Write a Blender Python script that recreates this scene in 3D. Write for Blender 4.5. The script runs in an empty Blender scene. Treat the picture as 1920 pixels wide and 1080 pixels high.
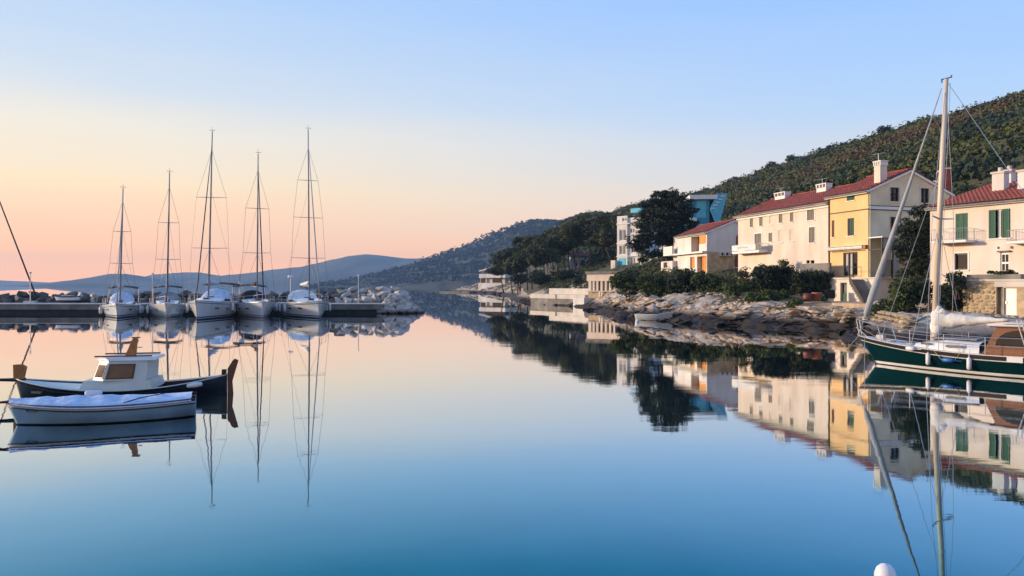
import bpy, bmesh, math, random
import numpy as np
from mathutils import Vector, Matrix, noise

# ------------------------------------------------------------------ camera, sky, sun, exposure
F, YH, H = 1387.0, 534.0, 3.0          # focal length and horizon line (1920 px frame), eye height in metres
SC = bpy.context.scene
COL = SC.collection
cam_d = bpy.data.cameras.new('camera'); cam = bpy.data.objects.new('camera', cam_d); COL.objects.link(cam)
cam.location = (0, 0, H); cam.rotation_euler = (math.radians(90), 0, 0)
cam_d.sensor_width = 36; cam_d.lens = F / 1920 * 36; cam_d.shift_y = -6 / 1920
cam_d.clip_start = 0.1; cam_d.clip_end = 40000
SC.camera = cam

SUN_AZ, SUN_EL = math.radians(-82), math.radians(10)     # azimuth from +Y, negative = left of frame
sun_dir = Vector((math.sin(SUN_AZ) * math.cos(SUN_EL), math.cos(SUN_AZ) * math.cos(SUN_EL), math.sin(SUN_EL)))
sun_d = bpy.data.lights.new('sun', 'SUN'); sun = bpy.data.objects.new('sun', sun_d); COL.objects.link(sun)
sun_d.energy = 4.6; sun_d.angle = math.radians(5); sun_d.color = (1.0, 0.76, 0.54)
sun.rotation_euler = (-sun_dir).to_track_quat('-Z', 'Y').to_euler()

SC.view_settings.view_transform = 'Standard'; SC.view_settings.look = 'None'
SC.view_settings.exposure = 0.16; SC.view_settings.gamma = 1; SC.view_settings.use_curve_mapping = False
SC.render.engine = 'CYCLES'
cy = SC.cycles
cy.use_denoising = True
cy.max_bounces = 6; cy.diffuse_bounces = 2; cy.glossy_bounces = 4; cy.transparent_max_bounces = 8; cy.volume_bounces = 1
cy.caustics_reflective = False; cy.caustics_refractive = False
cy.sample_clamp_indirect = 4

def srgb(r, g, b):
    f = lambda c: (c / 255 / 12.92) if c / 255 <= 0.04045 else ((c / 255 + 0.055) / 1.055) ** 2.4
    return (f(r), f(g), f(b), 1)

world = bpy.data.worlds.new('World'); SC.world = world; world.use_nodes = True
def build_world():
    nt = world.node_tree; N = nt.nodes; L = nt.links; N.clear()
    out = N.new('ShaderNodeOutputWorld')
    tc = N.new('ShaderNodeTexCoord')
    nrm = N.new('ShaderNodeVectorMath'); nrm.operation = 'NORMALIZE'; L.new(tc.outputs['Generated'], nrm.inputs[0])
    sep = N.new('ShaderNodeSeparateXYZ'); L.new(nrm.outputs[0], sep.inputs[0])
    asn = N.new('ShaderNodeMath'); asn.operation = 'ARCSINE'; L.new(sep.outputs[2], asn.inputs[0])
    el = N.new('ShaderNodeMapRange'); L.new(asn.outputs[0], el.inputs[0])
    el.inputs[1].default_value = 0; el.inputs[2].default_value = math.radians(90)
    # thin uneven veils of haze: the bands of colour wander a little
    vs = N.new('ShaderNodeVectorMath'); vs.operation = 'MULTIPLY'; vs.inputs[1].default_value = (1.6, 1.6, 14); L.new(nrm.outputs[0], vs.inputs[0])
    nz = N.new('ShaderNodeTexNoise'); nz.inputs['Scale'].default_value = 1.3; nz.inputs['Detail'].default_value = 4; L.new(vs.outputs[0], nz.inputs['Vector'])
    eln = N.new('ShaderNodeMath'); eln.operation = 'MULTIPLY_ADD'; L.new(nz.outputs['Fac'], eln.inputs[0]); eln.inputs[1].default_value = 0.034
    sh = N.new('ShaderNodeMath'); sh.operation = 'SUBTRACT'; L.new(el.outputs[0], sh.inputs[0]); sh.inputs[1].default_value = 0.017; L.new(sh.outputs[0], eln.inputs[2])
    def ramp(stops):
        r = N.new('ShaderNodeValToRGB'); cr = r.color_ramp
        cr.elements[0].position = stops[0][0] / 90; cr.elements[0].color = stops[0][1]
        cr.elements[1].position = stops[-1][0] / 90; cr.elements[1].color = stops[-1][1]
        for d, c in stops[1:-1]:
            e = cr.elements.new(d / 90); e.color = c
        L.new(eln.outputs[0], r.inputs[0]); return r
    warm = ramp(SKY_WARM); cool = ramp(SKY_COOL)
    # horizontal angle to the sun side
    hv = N.new('ShaderNodeCombineXYZ'); L.new(sep.outputs[0], hv.inputs[0]); L.new(sep.outputs[1], hv.inputs[1])
    hn = N.new('ShaderNodeVectorMath'); hn.operation = 'NORMALIZE'; L.new(hv.outputs[0], hn.inputs[0])
    dt = N.new('ShaderNodeVectorMath'); dt.operation = 'DOT_PRODUCT'; L.new(hn.outputs[0], dt.inputs[0])
    dt.inputs[1].default_value = (math.sin(SUN_AZ), math.cos(SUN_AZ), 0)
    fac = N.new('ShaderNodeMapRange'); fac.interpolation_type = 'SMOOTHSTEP'; L.new(dt.outputs['Value'], fac.inputs[0])
    fac.inputs[1].default_value = -0.60; fac.inputs[2].default_value = 0.76
    mix = N.new('ShaderNodeMixRGB'); L.new(fac.outputs[0], mix.inputs[0]); L.new(cool.outputs[0], mix.inputs[1]); L.new(warm.outputs[0], mix.inputs[2])
    bg = N.new('ShaderNodeBackground'); L.new(mix.outputs[0], bg.inputs[0]); bg.inputs[1].default_value = 0.95
    sky = N.new('ShaderNodeTexSky'); sky.sky_type = 'NISHITA'; sky.sun_disc = False
    sky.sun_elevation = SUN_EL; sky.sun_rotation = SUN_AZ; sky.air_density = 1.0; sky.dust_density = 0.6; sky.ozone_density = 2
    bg2 = N.new('ShaderNodeBackground'); L.new(sky.outputs[0], bg2.inputs[0]); bg2.inputs[1].default_value = 0.02
    add = N.new('ShaderNodeAddShader'); L.new(bg.outputs[0], add.inputs[0]); L.new(bg2.outputs[0], add.inputs[1])
    L.new(add.outputs[0], out.inputs[0])
LIN = lambda r, g, b: (r, g, b, 1)
SKY_WARM = [(0, LIN(1.52, .62, .14)), (2, LIN(1.34, .60, .18)), (4, LIN(1.12, .62, .31)), (7, LIN(1.03, .76, .44)), (10.5, srgb(241, 229, 208)), (14, srgb(210, 218, 226)), (20, srgb(176, 204, 238)), (40, srgb(130, 172, 236)), (90, srgb(92, 142, 218))]
SKY_COOL = [(0, LIN(1.24, .60, .26)), (2, LIN(1.10, .60, .32)), (4, LIN(.92, .67, .53)), (8, srgb(206, 212, 222)), (13, srgb(172, 204, 242)), (20, srgb(148, 190, 250)), (40, srgb(120, 168, 242)), (90, srgb(92, 142, 218))]
build_world()

# ------------------------------------------------------------------ helpers
rnd = random.Random(7)
rng = np.random.default_rng(11)
def P(px, py, Y): return Vector(((px - 960) / F * Y, Y, H - (py - YH) / F * Y))
def W(px, py):
    Y = F * H / (py - YH); return Vector(((px - 960) / F * Y, Y, 0))

class MB:
    """collects shapes, build() links them as one mesh object"""
    def __init__(s): s.v = []; s.f = []; s.m = []
    def add(s, vs, fs, m=0):
        o = len(s.v); s.v += [tuple(p) for p in vs]
        for f in fs: s.f.append(tuple(o + i for i in f)); s.m.append(m)
        return s
    def box(s, x0, x1, y0, y1, z0, z1, m=0, mp=None):
        vs = [(x, y, z) for z in (z0, z1) for y in (y0, y1) for x in (x0, x1)]
        if mp: vs = [mp(*p) for p in vs]
        return s.add(vs, [(0, 2, 3, 1), (4, 5, 7, 6), (0, 1, 5, 4), (2, 6, 7, 3), (0, 4, 6, 2), (1, 3, 7, 5)], m)
    def poly(s, pts, m=0): return s.add(pts, [tuple(range(len(pts)))], m)
    def prism(s, poly, off, m=0):
        n = len(poly); a = [Vector(p) for p in poly]; b = [p + Vector(off) for p in a]
        return s.add(a + b, [tuple(range(n))[::-1], tuple(range(n, 2 * n))] + [(i, (i + 1) % n, n + (i + 1) % n, n + i) for i in range(n)], m)
    def grid(s, rows, m=0, closed=False):
        n = len(rows[0]); vs = [p for r in rows for p in r]; fs = []
        for i in range(len(rows) - 1):
            for j in range(n if closed else n - 1):
                k = (j + 1) % n
                fs.append((i * n + j, i * n + k, (i + 1) * n + k, (i + 1) * n + j))
        return s.add(vs, fs, m)
    def tube(s, pts, r, n=6, m=0):
        pts = [Vector(p) for p in pts]; k = len(pts)
        rs = r if isinstance(r, (list, tuple)) else [r] * k
        rows = []
        for i, p in enumerate(pts):
            t = (pts[min(i + 1, k - 1)] - pts[max(i - 1, 0)]).normalized()
            a = t.cross(Vector((0, 0, 1)) if abs(t.z) < 0.95 else Vector((1, 0, 0))).normalized(); b = t.cross(a)
            rows.append([p + (a * math.cos(2 * math.pi * j / n) + b * math.sin(2 * math.pi * j / n)) * rs[i] for j in range(n)])
        o = len(s.v); s.grid(rows, m, True)
        s.f.append(tuple(o + j for j in range(n))[::-1]); s.m.append(m)
        s.f.append(tuple(o + (k - 1) * n + j for j in range(n))); s.m.append(m)
        return s
    def lathe(s, prof, n=12, o=(0, 0, 0), m=0):
        o = Vector(o)
        rows = [[o + Vector((r * math.cos(2 * math.pi * j / n), r * math.sin(2 * math.pi * j / n), z)) for j in range(n)] for r, z in prof]
        return s.grid(rows, m, True)
    def build(s, name, mat, parent=None, smooth=False, loc=None):
        me = bpy.data.meshes.new(name); me.from_pydata(s.v, [], s.f)
        for mm in (mat if isinstance(mat, (list, tuple)) else [mat]): me.materials.append(mm)
        me.polygons.foreach_set('material_index', s.m)
        if smooth: me.polygons.foreach_set('use_smooth', [True] * len(s.f))
        me.update()
        return link(name, me, parent, loc)

def fix_normals(o):
    bm = bmesh.new(); bm.from_mesh(o.data); bmesh.ops.remove_doubles(bm, verts=bm.verts, dist=1e-5)
    bmesh.ops.recalc_face_normals(bm, faces=bm.faces); bm.to_mesh(o.data); bm.free(); return o

def link(name, me, parent=None, loc=None):
    o = bpy.data.objects.new(name, me); COL.objects.link(o)
    if parent is not None: o.parent = parent
    if loc is not None: o.location = loc
    return o
def tag(o, label=None, cat=None, group=None, kind=None):
    if label: o['label'] = label
    if cat: o['category'] = cat
    if group: o['group'] = group
    if kind: o['kind'] = kind
    return o
def thing(name, label, cat, loc=(0, 0, 0), rz=0, group=None):
    o = bpy.data.objects.new(name, None); COL.objects.link(o); o.location = loc; o.rotation_euler = (0, 0, rz)
    o.empty_display_size = 0.2
    return tag(o, label, cat, group)
def mesh_np(name, verts, faces, mat, parent=None, attr=None, smooth=False):
    """faces: (n,k) int array"""
    me = bpy.data.meshes.new(name); n, k = faces.shape
    me.vertices.add(len(verts)); me.vertices.foreach_set('co', np.asarray(verts, dtype=np.float32).ravel())
    me.loops.add(n * k); me.loops.foreach_set('vertex_index', faces.astype(np.int32).ravel())
    me.polygons.add(n); me.polygons.foreach_set('loop_start', np.arange(0, n * k, k, dtype=np.int32))
    if attr is not None:
        a = me.attributes.new('tint', 'FLOAT', 'FACE'); a.data.foreach_set('value', np.asarray(attr, dtype=np.float32))
    for mm in (mat if isinstance(mat, (list, tuple)) else [mat]): me.materials.append(mm)
    if smooth: me.polygons.foreach_set('use_smooth', np.ones(n, dtype=bool))
    me.update(calc_edges=True); me.validate()
    return link(name, me, parent)

# ------------------------------------------------------------------ materials
def base_mat(name):
    m = bpy.data.materials.new(name); m.use_nodes = True; nt = m.node_tree
    return m, nt, nt.nodes['Principled BSDF']
def mat(name, c, rough=0.6, c2=None, scale=3.0, amt=1.0, bump=0.0, bscale=None, metal=0.0, detail=5, stretch=None, spec=0.5, coat=0):
    m, nt, b = base_mat(name); N, L = nt.nodes, nt.links
    b.inputs['Roughness'].default_value = rough; b.inputs['Metallic'].default_value = metal
    b.inputs['Specular IOR Level'].default_value = spec
    if coat: b.inputs['Coat Weight'].default_value = coat; b.inputs['Coat Roughness'].default_value = 0.1
    c = tuple(c)[:3] + (1,)
    if c2 is None: c2 = tuple(x * 0.8 for x in c[:3])
    c2 = tuple(c2)[:3] + (1,)
    tc = N.new('ShaderNodeTexCoord'); vec = tc.outputs['Object']
    if stretch:
        mp = N.new('ShaderNodeMapping'); mp.inputs['Scale'].default_value = stretch; L.new(vec, mp.inputs[0]); vec = mp.outputs[0]
    nz = N.new('ShaderNodeTexNoise'); nz.inputs['Scale'].default_value = scale; nz.inputs['Detail'].default_value = detail
    L.new(vec, nz.inputs['Vector'])
    rp = N.new('ShaderNodeValToRGB'); rp.color_ramp.elements[0].position = 0.35; rp.color_ramp.elements[1].position = 0.7
    rp.color_ramp.elements[0].color = c2; rp.color_ramp.elements[1].color = c
    L.new(nz.outputs['Fac'], rp.inputs[0]); L.new(rp.outputs[0], b.inputs['Base Color'])
    if bump:
        n2 = N.new('ShaderNodeTexNoise'); n2.inputs['Scale'].default_value = bscale or scale * 6; n2.inputs['Detail'].default_value = 6
        L.new(vec, n2.inputs['Vector'])
        bp = N.new('ShaderNodeBump'); bp.inputs['Strength'].default_value = bump; bp.inputs['Distance'].default_value = 0.05
        L.new(n2.outputs['Fac'], bp.inputs['Height']); L.new(bp.outputs[0], b.inputs['Normal'])
    return m
def foliage_mat(name, dark, light, tint=False, scale=0.6):
    m, nt, b = base_mat(name); N, L = nt.nodes, nt.links
    b.inputs['Roughness'].default_value = 0.65; b.inputs['Specular IOR Level'].default_value = 0.25
    rp = N.new('ShaderNodeValToRGB'); e = rp.color_ramp.elements
    cols = list(zip([0.3, 0.7], [dark, light])) if not tint else tint
    e[0].position = cols[0][0]; e[0].color = tuple(cols[0][1]) + (1,); e[1].position = cols[-1][0]; e[1].color = tuple(cols[-1][1]) + (1,)
    for p, c in cols[1:-1]: k = e.new(p); k.color = tuple(c) + (1,)
    if tint:
        at = N.new('ShaderNodeAttribute'); at.attribute_name = 'tint'; L.new(at.outputs['Fac'], rp.inputs[0])
    else:
        g = N.new('ShaderNodeNewGeometry'); nz = N.new('ShaderNodeTexNoise'); nz.inputs['Scale'].default_value = scale; nz.inputs['Detail'].default_value = 4
        L.new(g.outputs['Position'], nz.inputs['Vector']); L.new(nz.outputs['Fac'], rp.inputs[0])
    L.new(rp.outputs[0], b.inputs['Base Color'])
    return m
def rock_mat(name, pale, mid, wet_z=0.35):
    """pale limestone, dark weed and tar band at the tide line"""
    m, nt, b = base_mat(name); N, L = nt.nodes, nt.links
    b.inputs['Roughness'].default_value = 0.85
    g = N.new('ShaderNodeNewGeometry')
    nz = N.new('ShaderNodeTexNoise'); nz.inputs['Scale'].default_value = 0.9; nz.inputs['Detail'].default_value = 8; nz.inputs['Roughness'].default_value = 0.65
    L.new(g.outputs['Position'], nz.inputs['Vector'])
    rp = N.new('ShaderNodeValToRGB'); e = rp.color_ramp.elements
    e[0].position = 0.36; e[0].color = tuple(mid) + (1,); e[1].position = 0.62; e[1].color = tuple(pale) + (1,)
    L.new(nz.outputs['Fac'], rp.inputs[0])
    sp = N.new('ShaderNodeSeparateXYZ'); L.new(g.outputs['Position'], sp.inputs[0])
    ad = N.new('ShaderNodeMath'); ad.operation = 'MULTIPLY_ADD'; L.new(nz.outputs['Fac'], ad.inputs[0]); ad.inputs[1].default_value = -0.9; L.new(sp.outputs[2], ad.inputs[2])
    mr = N.new('ShaderNodeMapRange'); L.new(ad.outputs[0], mr.inputs[0]); mr.inputs[1].default_value = wet_z - 0.75; mr.inputs[2].default_value = wet_z - 0.25
    mx = N.new('ShaderNodeMixRGB'); L.new(mr.outputs[0], mx.inputs[0]); mx.inputs[1].default_value = (0.026, 0.017, 0.010, 1); L.new(rp.outputs[0], mx.inputs[2])
    L.new(mx.outputs[0], b.inputs['Base Color'])
    n2 = N.new('ShaderNodeTexNoise'); n2.inputs['Scale'].default_value = 4; n2.inputs['Detail'].default_value = 8; L.new(g.outputs['Position'], n2.inputs['Vector'])
    bp = N.new('ShaderNodeBump'); bp.inputs['Strength'].default_value = 0.5; bp.inputs['Distance'].default_value = 0.1
    L.new(n2.outputs['Fac'], bp.inputs['Height']); L.new(bp.outputs[0], b.inputs['Normal'])
    return m

M = {}
M['plaster_cream'] = mat('plaster_cream', (0.80, 0.69, 0.57), 0.9, (0.66, 0.54, 0.43), 0.9, stretch=(1, 1, .35), detail=9, bump=0.15, bscale=14)
M['plaster_pink'] = mat('plaster_pink', (0.80, 0.70, 0.60), 0.9, (0.68, 0.57, 0.46), 0.9, stretch=(1, 1, .35), detail=9, bump=0.2, bscale=14)
M['plaster_yellow'] = mat('plaster_yellow', (0.85, 0.565, 0.27), 0.9, (0.77, 0.49, 0.22), 0.9, stretch=(1, 1, .35), detail=9, bump=0.15, bscale=14)
M['plaster_stone_bounce'] = mat('plaster_stone_bounce', (0.80, 0.70, 0.47), 0.9, (0.64, 0.54, 0.35), 0.9, bump=0.2, bscale=14)  # beige gable plaster with warm bounce light mixed into its colour
M['plaster_white'] = mat('plaster_white', (0.80, 0.77, 0.72), 0.9, (0.60, 0.57, 0.52), 0.7, stretch=(1, 1, .35), detail=9, bump=0.15, bscale=10)
M['trim_white'] = mat('trim_white', (0.82, 0.79, 0.74), 0.7, (0.74, 0.71, 0.66), 2)
M['stone_wall'] = mat('stone_wall', (0.58, 0.45, 0.27), 0.95, (0.38, 0.28, 0.165), 2.2, bump=0.6, bscale=8)
M['stone_piece'] = mat('stone_piece', (0.52, 0.42, 0.27), 0.95, (0.33, 0.25, 0.15), 1.2, bump=0.5, bscale=9)
M['roof_tile'] = mat('roof_tile', (0.36, 0.085, 0.05), 0.85, (0.19, 0.04, 0.028), 2.6, bump=0.4, bscale=18, detail=8)
M['roof_tile_orange'] = mat('roof_tile_orange', (0.40, 0.105, 0.05), 0.85, (0.28, 0.062, 0.034), 1.4, bump=0.4, bscale=18, detail=8)
M['concrete'] = mat('concrete', (0.28, 0.26, 0.23), 0.9, (0.14, 0.13, 0.115), 0.8, bump=0.3, bscale=10)
M['concrete_pale'] = mat('concrete_pale', (0.66, 0.60, 0.52), 0.9, (0.52, 0.47, 0.40), 0.8, bump=0.3, bscale=10)
M['weed_concrete'] = mat('weed_concrete', (0.03, 0.028, 0.022), 0.8, (0.014, 0.013, 0.01), 2, bump=0.4)
M['shutter_green'] = mat('shutter_green', (0.012, 0.10, 0.045), 0.6, (0.008, 0.07, 0.032), 4)
M['shutter_grey'] = mat('shutter_grey', (0.23, 0.21, 0.16), 0.7, (0.17, 0.155, 0.12), 4)
M['shutter_pale'] = mat('shutter_pale', (0.72, 0.61, 0.50), 0.8, (0.68, 0.57, 0.46), 4)
M['shutter_orange'] = mat('shutter_orange', (0.72, 0.32, 0.06), 0.6, (0.60, 0.25, 0.045), 3)
M['wood_red'] = mat('wood_red', (0.19, 0.055, 0.018), 0.55, (0.11, 0.03, 0.01), 3, stretch=(1, 1, 8))
M['varnish'] = mat('varnish', (0.27, 0.125, 0.065), 0.3, (0.16, 0.065, 0.03), 3, stretch=(2, 12, 12), coat=0.5)
M['mahogany'] = mat('mahogany', (0.12, 0.02, 0.015), 0.35, (0.07, 0.012, 0.01), 3, stretch=(2, 10, 10))
M['teak_orange'] = mat('teak_orange', (0.42, 0.17, 0.035), 0.5, (0.28, 0.10, 0.02), 4, stretch=(8, 8, 1.5))
M['frame_dark'] = mat('frame_dark', (0.03, 0.018, 0.014), 0.5)
M['glass_dark'] = mat('glass_dark', (0.012, 0.014, 0.018), 0.06, spec=0.6)
M['glass_grey'] = mat('glass_grey', (0.20, 0.21, 0.20), 0.08, spec=0.6)
M['curtain'] = mat('curtain', (0.52, 0.50, 0.47), 0.8, stretch=(14, 14, 1))
M['window_brown'] = mat('window_brown', (0.22, 0.10, 0.055), 0.05, (0.12, 0.05, 0.03), 2.5, spec=.3)
M['blue_panel'] = mat('blue_panel', (0.015, 0.26, 0.36), 0.5, (0.012, 0.20, 0.29), 1)
M['blue_light'] = mat('blue_light', (0.06, 0.46, 0.60), 0.3, (0.04, 0.36, 0.50), 2)
M['navy'] = mat('navy', (0.012, 0.02, 0.07), 0.5)
M['white_gel'] = mat('white_gel', (0.80, 0.80, 0.79), 0.22, (0.74, 0.74, 0.73), 1.2, coat=0.3)
M['white_paint'] = mat('white_paint', (0.78, 0.78, 0.75), 0.4, (0.66, 0.66, 0.63), 2.2)
M['cabin_paint'] = mat('cabin_paint', (0.62, 0.64, 0.58), 0.45, (0.52, 0.54, 0.49), 1.8)
M['hull_shade_blue'] = mat('hull_shade_blue', (0.34, 0.52, 0.66), 0.35, (0.24, 0.40, 0.54), 2.2, detail=9)  # white hull, its blue shade painted into the base colour
M['black_paint'] = mat('black_paint', (0.010, 0.010, 0.013), 0.35, (0.006, 0.006, 0.008), 3)
M['green_hull'] = mat('green_hull', (0.002, 0.021, 0.016), 0.14, (0.0015, 0.016, 0.012), 1, coat=0.4)
M['antifoul'] = mat('antifoul', (0.012, 0.012, 0.02), 0.7)
M['canvas_dark'] = mat('canvas_dark', (0.018, 0.018, 0.024), 0.9)
M['canvas_grey'] = mat('canvas_grey', (0.36, 0.36, 0.36), 0.9, (0.22, 0.22, 0.23), 2)
M['canvas_blue_lit'] = mat('canvas_blue_lit', (0.62, 0.71, 0.82), 0.85, (0.42, 0.53, 0.66), 3.5, bump=0.9, bscale=6, detail=8)  # blue light on the white boat cover painted in; dodgers share the cloth
M['sail'] = mat('sail', (0.80, 0.77, 0.70), 0.8, (0.62, 0.59, 0.53), 3, bump=0.6, bscale=7)
M['sail_grey'] = mat('sail_grey', (0.46, 0.47, 0.47), 0.8, (0.34, 0.35, 0.36), 3, stretch=(6, 6, 1.2), bump=0.4)
M['mast_cream'] = mat('mast_cream', (0.72, 0.60, 0.46), 0.45, (0.62, 0.51, 0.38), 1.2)
M['mast_dark'] = mat('mast_dark', (0.10, 0.095, 0.095), 0.5, metal=0.3)
M['mast_alu'] = mat('mast_alu', (0.34, 0.32, 0.31), 0.45)
M['wire'] = mat('wire', (0.10, 0.09, 0.09), 0.5, metal=0.3)
M['steel'] = mat('steel', (0.62, 0.61, 0.60), 0.3, metal=0.7)
M['rope'] = mat('rope', (0.14, 0.12, 0.10), 0.9)
M['rope_pale'] = mat('rope_pale', (0.52, 0.50, 0.46), 0.9)
M['fender_white'] = mat('fender_white', (0.80, 0.78, 0.76), 0.45, (0.68, 0.66, 0.64), 5)
M['fender_blue'] = mat('fender_blue', (0.02, 0.12, 0.38), 0.4)
M['terracotta'] = mat('terracotta', (0.42, 0.16, 0.08), 0.85, (0.32, 0.11, 0.055), 4)
M['red_brick'] = mat('red_brick', (0.20, 0.035, 0.025), 0.85, (0.13, 0.022, 0.016), 3)
M['bark'] = mat('bark', (0.13, 0.095, 0.07), 0.95, (0.07, 0.05, 0.038), 3, bump=0.6, stretch=(4, 4, 1))
M['bark_pale'] = mat('bark_pale', (0.30, 0.25, 0.20), 0.95, (0.18, 0.15, 0.12), 3, bump=0.6, stretch=(4, 4, 1))
M['leaf_pine'] = foliage_mat('leaf_pine', (0.006, 0.012, 0.006), (0.024, 0.034, 0.012))
M['leaf_grove'] = foliage_mat('leaf_grove', (0.012, 0.020, 0.005), (0.085, 0.090, 0.020), scale=0.25)
M['leaf_dark'] = foliage_mat('leaf_dark', (0.006, 0.011, 0.005), (0.034, 0.050, 0.014), scale=1.1)
M['leaf_green'] = foliage_mat('leaf_green', (0.010, 0.020, 0.006), (0.085, 0.115, 0.020), scale=1.1)
M['leaf_olive'] = foliage_mat('leaf_olive', (0.06, 0.06, 0.02), (0.17, 0.15, 0.05), scale=1.5)
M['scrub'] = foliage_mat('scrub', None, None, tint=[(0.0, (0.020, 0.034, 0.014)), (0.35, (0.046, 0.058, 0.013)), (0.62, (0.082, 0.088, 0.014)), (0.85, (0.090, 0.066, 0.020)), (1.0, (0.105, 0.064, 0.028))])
M['far_wood'] = foliage_mat('far_wood', None, None, tint=[(0.0, (0.006, 0.015, 0.013)), (0.6, (0.013, 0.022, 0.016)), (1.0, (0.024, 0.025, 0.020))])
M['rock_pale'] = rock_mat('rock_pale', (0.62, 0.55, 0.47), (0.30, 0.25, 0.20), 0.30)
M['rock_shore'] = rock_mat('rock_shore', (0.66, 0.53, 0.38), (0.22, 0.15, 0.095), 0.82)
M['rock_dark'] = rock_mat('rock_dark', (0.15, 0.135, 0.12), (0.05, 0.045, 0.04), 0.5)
M['gravel'] = mat('gravel', (0.55, 0.42, 0.28), 0.95, (0.36, 0.27, 0.18), 2.5, bump=0.7, bscale=6)
M['earth'] = mat('earth', (0.10, 0.088, 0.034), 0.95, (0.045, 0.050, 0.018), 0.12, bump=0.4, bscale=1.0, detail=8)
M['far_earth'] = mat('far_earth', (0.060, 0.060, 0.036), 0.95, (0.024, 0.034, 0.020), 0.01, detail=8)
M['letters_grey'] = mat('letters_grey', (0.38, 0.36, 0.34), 0.7)
M['letters_dim'] = mat('letters_dim', (0.16, 0.14, 0.12), 0.7)
M['red_flower'] = mat('red_flower', (0.45, 0.05, 0.03), 0.8)

def text_part(txt, size, mt, parent, matrix, name='lettering'):
    cu = bpy.data.curves.new(name, 'FONT'); cu.body = txt; cu.size = size; cu.extrude = 0.003; cu.align_x = 'CENTER'; cu.align_y = 'CENTER'
    tmp = bpy.data.objects.new('tmp_text', cu); COL.objects.link(tmp)
    dg = bpy.context.evaluated_depsgraph_get(); me = bpy.data.meshes.new_from_object(tmp.evaluated_get(dg))
    bpy.data.objects.remove(tmp); me.materials.clear(); me.materials.append(mt)
    o = link(name, me, parent); o.matrix_local = matrix; return o
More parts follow.
